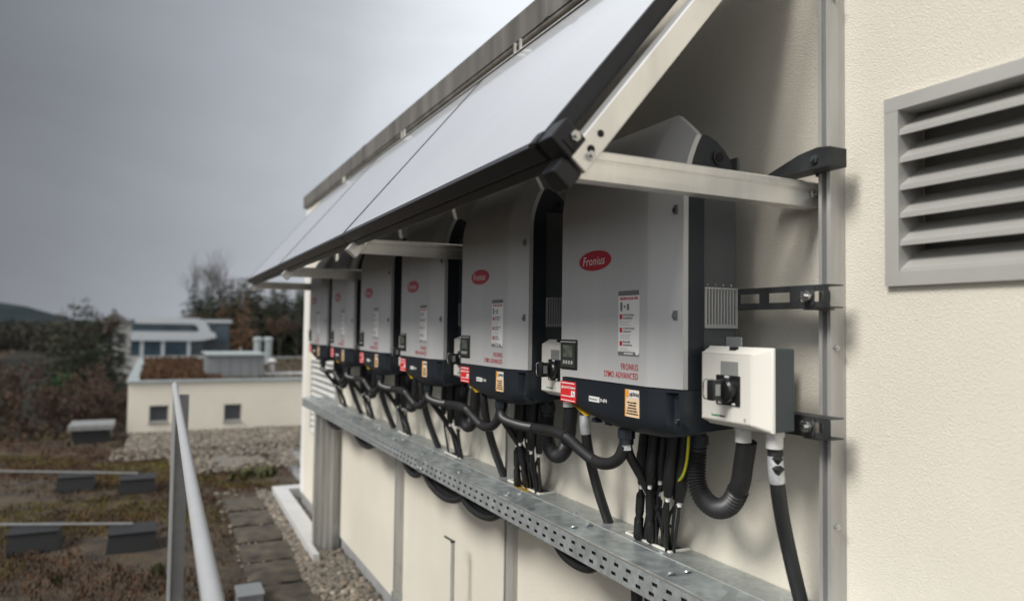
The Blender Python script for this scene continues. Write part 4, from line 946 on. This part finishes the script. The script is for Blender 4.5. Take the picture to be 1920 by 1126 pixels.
# ================================================================== FAR BACKGROUND
def office():
    t = thing('office_building', (3, 132, -6.1), 'white modern building with rounded window bands far behind the annex', 'building')
    Y = 130.
    b = MB(); b.box(-4, 7.2, Y+.6, Y+14, -6.1, 2.2); b.build('body', 'office_d', t)
    def arc(cx, cz, r, a0, a1, n=10): return [(cx+r*math.cos(a0+(a1-a0)*k/n), cz+r*math.sin(a0+(a1-a0)*k/n)) for k in range(n+1)]
    o = [(-3.5, 2.55)]+arc(6.6, 1.05, 1.5, PI/2, 0, 8)+[(8.9, -1.6), (8.6, -2.2), (-3.5, -.75)]
    i_ = [(-3.5, 1.55)]+arc(6.1, 1.0, .55, PI/2, -PI/2, 8)+[(-3.5, .35)]
    # upper band, lower band and the rounded end built as separate panels
    u = MB(); u.prism([(x, Y, z) for x, z in ((-3.0, 1.6), (5.4, 1.6), (5.9, 1.45), (6.3, 1.05), (6.5, .5), (8.2, .5), (7.9, 1.3), (7.3, 2.1), (6.4, 2.6), (-1.2, 2.6), (-3.0, 2.2))], (0, 3, 0)); u.build('upper_band', 'office', t)
    u = MB(); u.prism([(x, Y, z) for x, z in ((-4.2, -1.15), (6.0, -1.15), (7.4, -1.0), (9.2, -.6), (8.9, .2), (8.2, .5), (6.5, .5), (6.0, .35), (-4.2, .35))], (0, 3, 0)); u.build('lower_band', 'office', t)
    for x0, x1 in ((-4.1, -2.2), (-1.6, .9), (1.4, 4.8)):
        p = MB(); p.box(x0, x1, Y+.45, Y+.55, -3.6, -1.2); p.build('window', 'office_g', t)
    p = MB(); p.box(-4.1, 8.5, Y+.35, Y+.44, -6.1, -3.6); p.build('base_wall', 'house', t)
    for x in (-1.9, 1.15, 5.0):
        p = MB(); p.box(x-.25, x+.25, Y+.3, Y+.5, -3.6, -1.15); p.build('pier', 'office', t)
    p = MB(); p.box(-3, 5.4, Y+.5, Y+.56, .4, 1.58); p.build('window', 'office_g', t)
    p = MB(); p.box(7.3, 11.6, Y+4, Y+12, -6.1, 1.9); tw = p.build('dark_wing', 'office_d', t)
    p = MB(); p.box(7.1, 11.9, Y+3.8, Y+12.2, 1.9, 2.4); p.build('roof_edge', 'office', tw)
    p = MB(); p.box(7.5, 8.6, Y+3.9, Y+3.98, -.2, 1.8); p.build('pane', 'office_g', tw); p = MB(); p.box(9.0, 11.3, Y+3.9, Y+3.98, -1.6, 1.2); p.build('pane', 'office_g', tw)
    t = thing('pale_house', (-4.6, 103, -6.1), 'blurred pale house between the dark tree and the office', 'house')
    p = MB(); p.box(-6.4, -2.9, 102, 110, -6.1, 1.6); p.build('wall', 'house', t); p = MB(); p.prism([(-6.7, 101.7, 1.6), (-2.6, 101.7, 1.6), (-4.6, 101.7, 3.0)], (0, 8.6, 0)); p.build('roof', 'houseroof', t)
    for x in (-5.6, -4.2):
        for z in (-.9, -3.4):
            p = MB(); p.box(x, x+.8, 101.93, 101.99, z, z+1.3); p.build('window', 'window', t)
office()
def hill():
    G = []; rng = random.Random(2); n = 70
    for i in range(n+1):
        x = -1500+2400*i/n; row = []
        prof = 48*math.exp(-((x+330)/120)**2)+34*math.exp(-((x+620)/220)**2)+14*math.exp(-((x-100)/300)**2)+3*math.sin(x*.021)+rng.uniform(-1.5, 1.5)
        for j in range(6): row.append((x, 1700+90*j, -7+max(0, prof)*math.sin(PI*j/5)**.7 if 0 < j < 5 else -7))
        G.append(row)
    g = MB(); g.grid(G); struct(g.build('hill', 'hill', smooth=60))
hill()
# ---- trees
def leaf_cloud(rng, pts, size, m_name, name, parent=None, drop=.4):
    vs, fs = [], []
    for c, out in pts:
        s = size*rng.uniform(.6, 1.4); d = Vector((out[0], out[1], out[2]-drop*rng.random())); d = d.normalized() if d.length else Vector((0, 0, -1))
        sd_ = d.cross(Vector((rng.uniform(-1, 1), rng.uniform(-1, 1), rng.uniform(-1, 1)))).normalized()*s*.3
        b = len(vs); c = Vector(c); vs += [c-sd_*.4, c+d*s*.5-sd_, c+d*s, c+d*s*.5+sd_]; fs.append((b, b+1, b+2, b+3))
    o = MB(); o.v = [tuple(v) for v in vs]; o.f = fs; return o
def conifer(seed, h, rad, m_name, dens, label, loc, name='conifer_tree', size=.75, base=.12):
    rng = random.Random(seed); t = thing(name, loc, label, 'tree', 'trees far behind the roofs'); L0 = Vector(loc)
    tr = MB(); tr.tube([L0, L0+Vector((rng.uniform(-.1, .1), 0, h*.5)), L0+Vector((0, 0, h))], [h*.014, h*.009, .02], 7); tr.build('trunk', 'bark', t)
    pts = []; levels = int(h*1.6)
    for i in range(levels):
        u = base+(1-base)*(i+rng.uniform(-.3, .3))/levels; rr = rad*(1-u)**.85*rng.uniform(.7, 1.15)+.12; nb = max(4, int(9*(1-u)+4)); ph = rng.random()*6.28
        for k in range(nb):
            if rng.random() < .12: continue
            a = ph+2*PI*k/nb+rng.uniform(-.25, .25); ll = rr*rng.uniform(.65, 1.15)
            for q in range(max(2, int(ll*dens))):
                f = (q+rng.random())/max(2, int(ll*dens)); x, y = math.cos(a)*ll*f, math.sin(a)*ll*f
                pts.append((L0+Vector((x+rng.uniform(-.2, .2), y+rng.uniform(-.2, .2), h*u-ll*f*.28+rng.uniform(-.15, .15))), (math.cos(a)+rng.uniform(-.8, .8), math.sin(a)+rng.uniform(-.8, .8), -.15)))
    o = leaf_cloud(rng, pts, size, m_name, 'crown'); o.build('crown', m_name, t, fix=False)
    return t
def bare_tree(seed, h, label, loc, name='bare_tree', leaf=None, depth=5, spread=.55, lsize=.25, group='trees far behind the roofs', tr_r=.014, nl=3):
    rng = random.Random(seed); t = thing(name, loc, label, 'tree' if 'tree' in name else 'shrub', group); L0 = Vector(loc); tr = MB(); cr = MB(); pts = []
    def br(p, d, l, r, k):
        mb = tr if k == depth else cr
        q = p+d*l*.5+Vector((rng.uniform(-1, 1), rng.uniform(-1, 1), 0))*l*.05; e = p+d*l
        mb.tube([p, q, e], [r, r*.8, r*.6], 6 if k == depth else 4, cap=False)
        if k <= 2:
            for _ in range(nl): pts.append((p.lerp(e, rng.random()), (rng.uniform(-1, 1), rng.uniform(-1, 1), rng.uniform(-1, 1))))
        if k == 0: return
        for _ in range(3 if k > 1 else 2):
            nd = (d+Vector((rng.uniform(-1, 1), rng.uniform(-1, 1), rng.uniform(-.35, .6)))*spread).normalized(); br(p+d*l*rng.uniform(.55, 1), nd, l*rng.uniform(.6, .8), r*.55, k-1)
    br(L0, Vector((0, 0, 1)), h*.36, h*tr_r, depth); tr.build('trunk', 'bark', t); cr.build('branches', 'bark', t, fix=False)
    if leaf: leaf_cloud(rng, pts, lsize, leaf, 'foliage').build('foliage', leaf, t, fix=False)
    return t
def woods():
    rng = random.Random(11); ZG = -6.1
    kinds = ['tall dark fir in the wood behind the annex roof', 'broad olive-green pine in the wood behind the annex roof']
    protos = [conifer(21, 16.5, 3.6, 'fir', 5.5, kinds[0], (24, 172, ZG), size=.5), conifer(22, 15.5, 4.4, 'fir2', 5, kinds[1], (18, 166, ZG), size=.5), conifer(23, 17.5, 3.2, 'fir', 5.5, kinds[0], (29, 168, ZG), size=.5)]
    lab2 = [kinds[0], kinds[1], kinds[0]]
    idx = {}
    for c in bpy.data.objects:
        if c.parent: idx.setdefault(c.parent.name, []).append(c)
    for k in range(34):
        p = k % 3; o = copy_tree(protos[p], None, idx); x = 6+34*(k+.5)/34+rng.uniform(-.8, .8); y = rng.uniform(160, 205)
        o.location = (x+(y-170)*.10, y, ZG); s = rng.uniform(1.0, 1.15)*(y/172)*(1.0 if x > 12 else .92); o.scale = (s*1.45, s*1.45, s*.93); o.rotation_euler = (0, 0, rng.uniform(0, 6.28)); o['label'] = lab2[p]; o['group'] = 'dark firs of the wood' if p != 1 else 'olive pines of the wood'
    for o, g in zip(protos, ('dark firs of the wood', 'olive pines of the wood', 'dark firs of the wood')): o['group'] = g
    for k, (x, y, h) in enumerate(((7.2, 168, 11.5), (11, 172, 12.5), (14, 176, 13), (19.5, 160, 12), (23.5, 158, 11.5), (27.5, 160, 12.5))):
        bare_tree(80+k, h, ['greyish bare tree at the left end of the wood', 'brown bare tree in the wood behind the office wing', 'brown bare tree behind the orange larch', 'pale bare tree in front of the firs near the vent pipes', 'low brown bare tree in front of the firs', 'pale bare tree in the wood nearest the building corner'][k], (x, y, ZG), leaf='brownleaf' if k in (0, 1, 2, 4) else None, depth=5, lsize=.4, nl=6, spread=.6)
    vs, fs = [], []
    for _ in range(1500):      # far-off belt of trees that reads as one mass
        cx, cy = rng.uniform(-110, -17), rng.uniform(225, 330); hh = rng.uniform(4.5, 8.5); r = rng.uniform(1.2, 2.6)
        for _ in range(26):
            u = rng.random(); a = rng.uniform(0, 6.28); q = r*math.sqrt(rng.random())*(1-.55*u); c = Vector((cx+q*math.cos(a), cy+q*math.sin(a), ZG+hh*u)); d1 = Vector((rng.uniform(-1, 1), rng.uniform(-1, 1), rng.uniform(-.6, 1)))*.55; d2 = Vector((rng.uniform(-1, 1), rng.uniform(-1, 1), rng.uniform(-1, 1)))*.4
            b = len(vs); vs += [c-d1, c+d2, c+d1, c-d2]; fs.append((b, b+1, b+2, b+3))
    me = bpy.data.meshes.new('far_woodland'); me.from_pydata(vs, [], fs); me.materials.append(M['belt']); o = bpy.data.objects.new('far_woodland', me); COL.objects.link(o); tag(o, 'dark brownish belt of distant trees at the left below the hill', 'woodland', kind='stuff')
    conifer(31, 15.0, 4.2, 'larch', 4, 'orange-brown autumn larch in front of the dark wood', (15.6, 152, ZG), 'larch_tree', .42)
    conifer(32, 12.8, 3.6, 'larch', 3.4, 'smaller brownish larch left of the orange one', (11.8, 154, ZG), 'larch_tree', .42)
    bare_tree(41, 25, 'tall bare tree above the wood, left of the pair', (9.6, 186, ZG), depth=6, spread=.38)
    bare_tree(42, 24.5, 'tall bare tree above the wood, nearest the eaves corner', (15.6, 184, ZG), depth=6, spread=.38)
    bare_tree(43, 23, 'tall bare tree just left of the eaves corner one', (13.4, 186, ZG), depth=6, spread=.36)
    conifer(51, 10.2, 3.9, 'fir', 9, 'dark conifer at left in front of the pale house', (-7.6, 86, ZG), size=.34)
    conifer(52, 9.4, 3.6, 'fir', 9, 'second dark conifer right of the left one, beside the pale house', (-5.6, 88, ZG), size=.34)
    bare_tree(53, 9.6, 'reddish bare tree rising above the left conifers', (-4.9, 96, ZG), leaf='brownleaf', depth=5, lsize=.25, nl=7)
    conifer(56, 10.8, 4.2, 'fir', 9, 'dark conifer between the two left ones, set back', (-7.0, 94, ZG), size=.36)
    conifer(57, 9.6, 3.8, 'fir', 9, 'dark conifer at the right edge of the left clump', (-4.4, 95, ZG), size=.36)
    conifer(58, 9.4, 3.4, 'fir2', 9, 'olive conifer at the left edge of the left clump', (-9.0, 90, ZG), size=.36)
    conifer(54, 9.5, 3.2, 'fir2', 2.8, 'olive conifer left of the wood beside the office', (2.6, 176, ZG), size=.7)
    bare_tree(55, 2.2, 'small bright green shrub below the left conifers', (-6.9, 74, ZG+1.2), 'green_shrub', leaf='brightgreen', depth=4, lsize=.35, nl=5)
    spots = [(-6.6, 27.5, 6.9), (-5.2, 26.5, 7.2), (-3.9, 28, 7.6), (-2.6, 27, 7.2), (-1.7, 29, 7.0), (-3.2, 24.5, 6.0), (-5.6, 23.5, 6.1), (-7.8, 25, 6.4), (-2.0, 24.0, 5.8)]
    L_ = ['leftmost of the tall brown shrubs beyond the roof edge', 'tall brown shrub second from left beyond the roof edge', 'tallest brown shrub beyond the roof edge', 'brown shrub right of the tallest beyond the roof edge', 'brown shrub nearest the annex corner', 'low brown shrub in front of the tallest one', 'low olive shrub at left beyond the roof edge', 'brown shrub at the far left frame edge', 'low olive shrub in front of the annex corner']
    for k, ((x, y, h), lab) in enumerate(zip(spots, L_)):
        bare_tree(60+k, h, lab, (x, y, ZG), 'bare_shrub', leaf='olive' if 'olive' in lab else 'brownleaf', depth=5, spread=.75, lsize=.10, group='brown shrubs beyond the roof edge', tr_r=.010, nl=13)
woods()
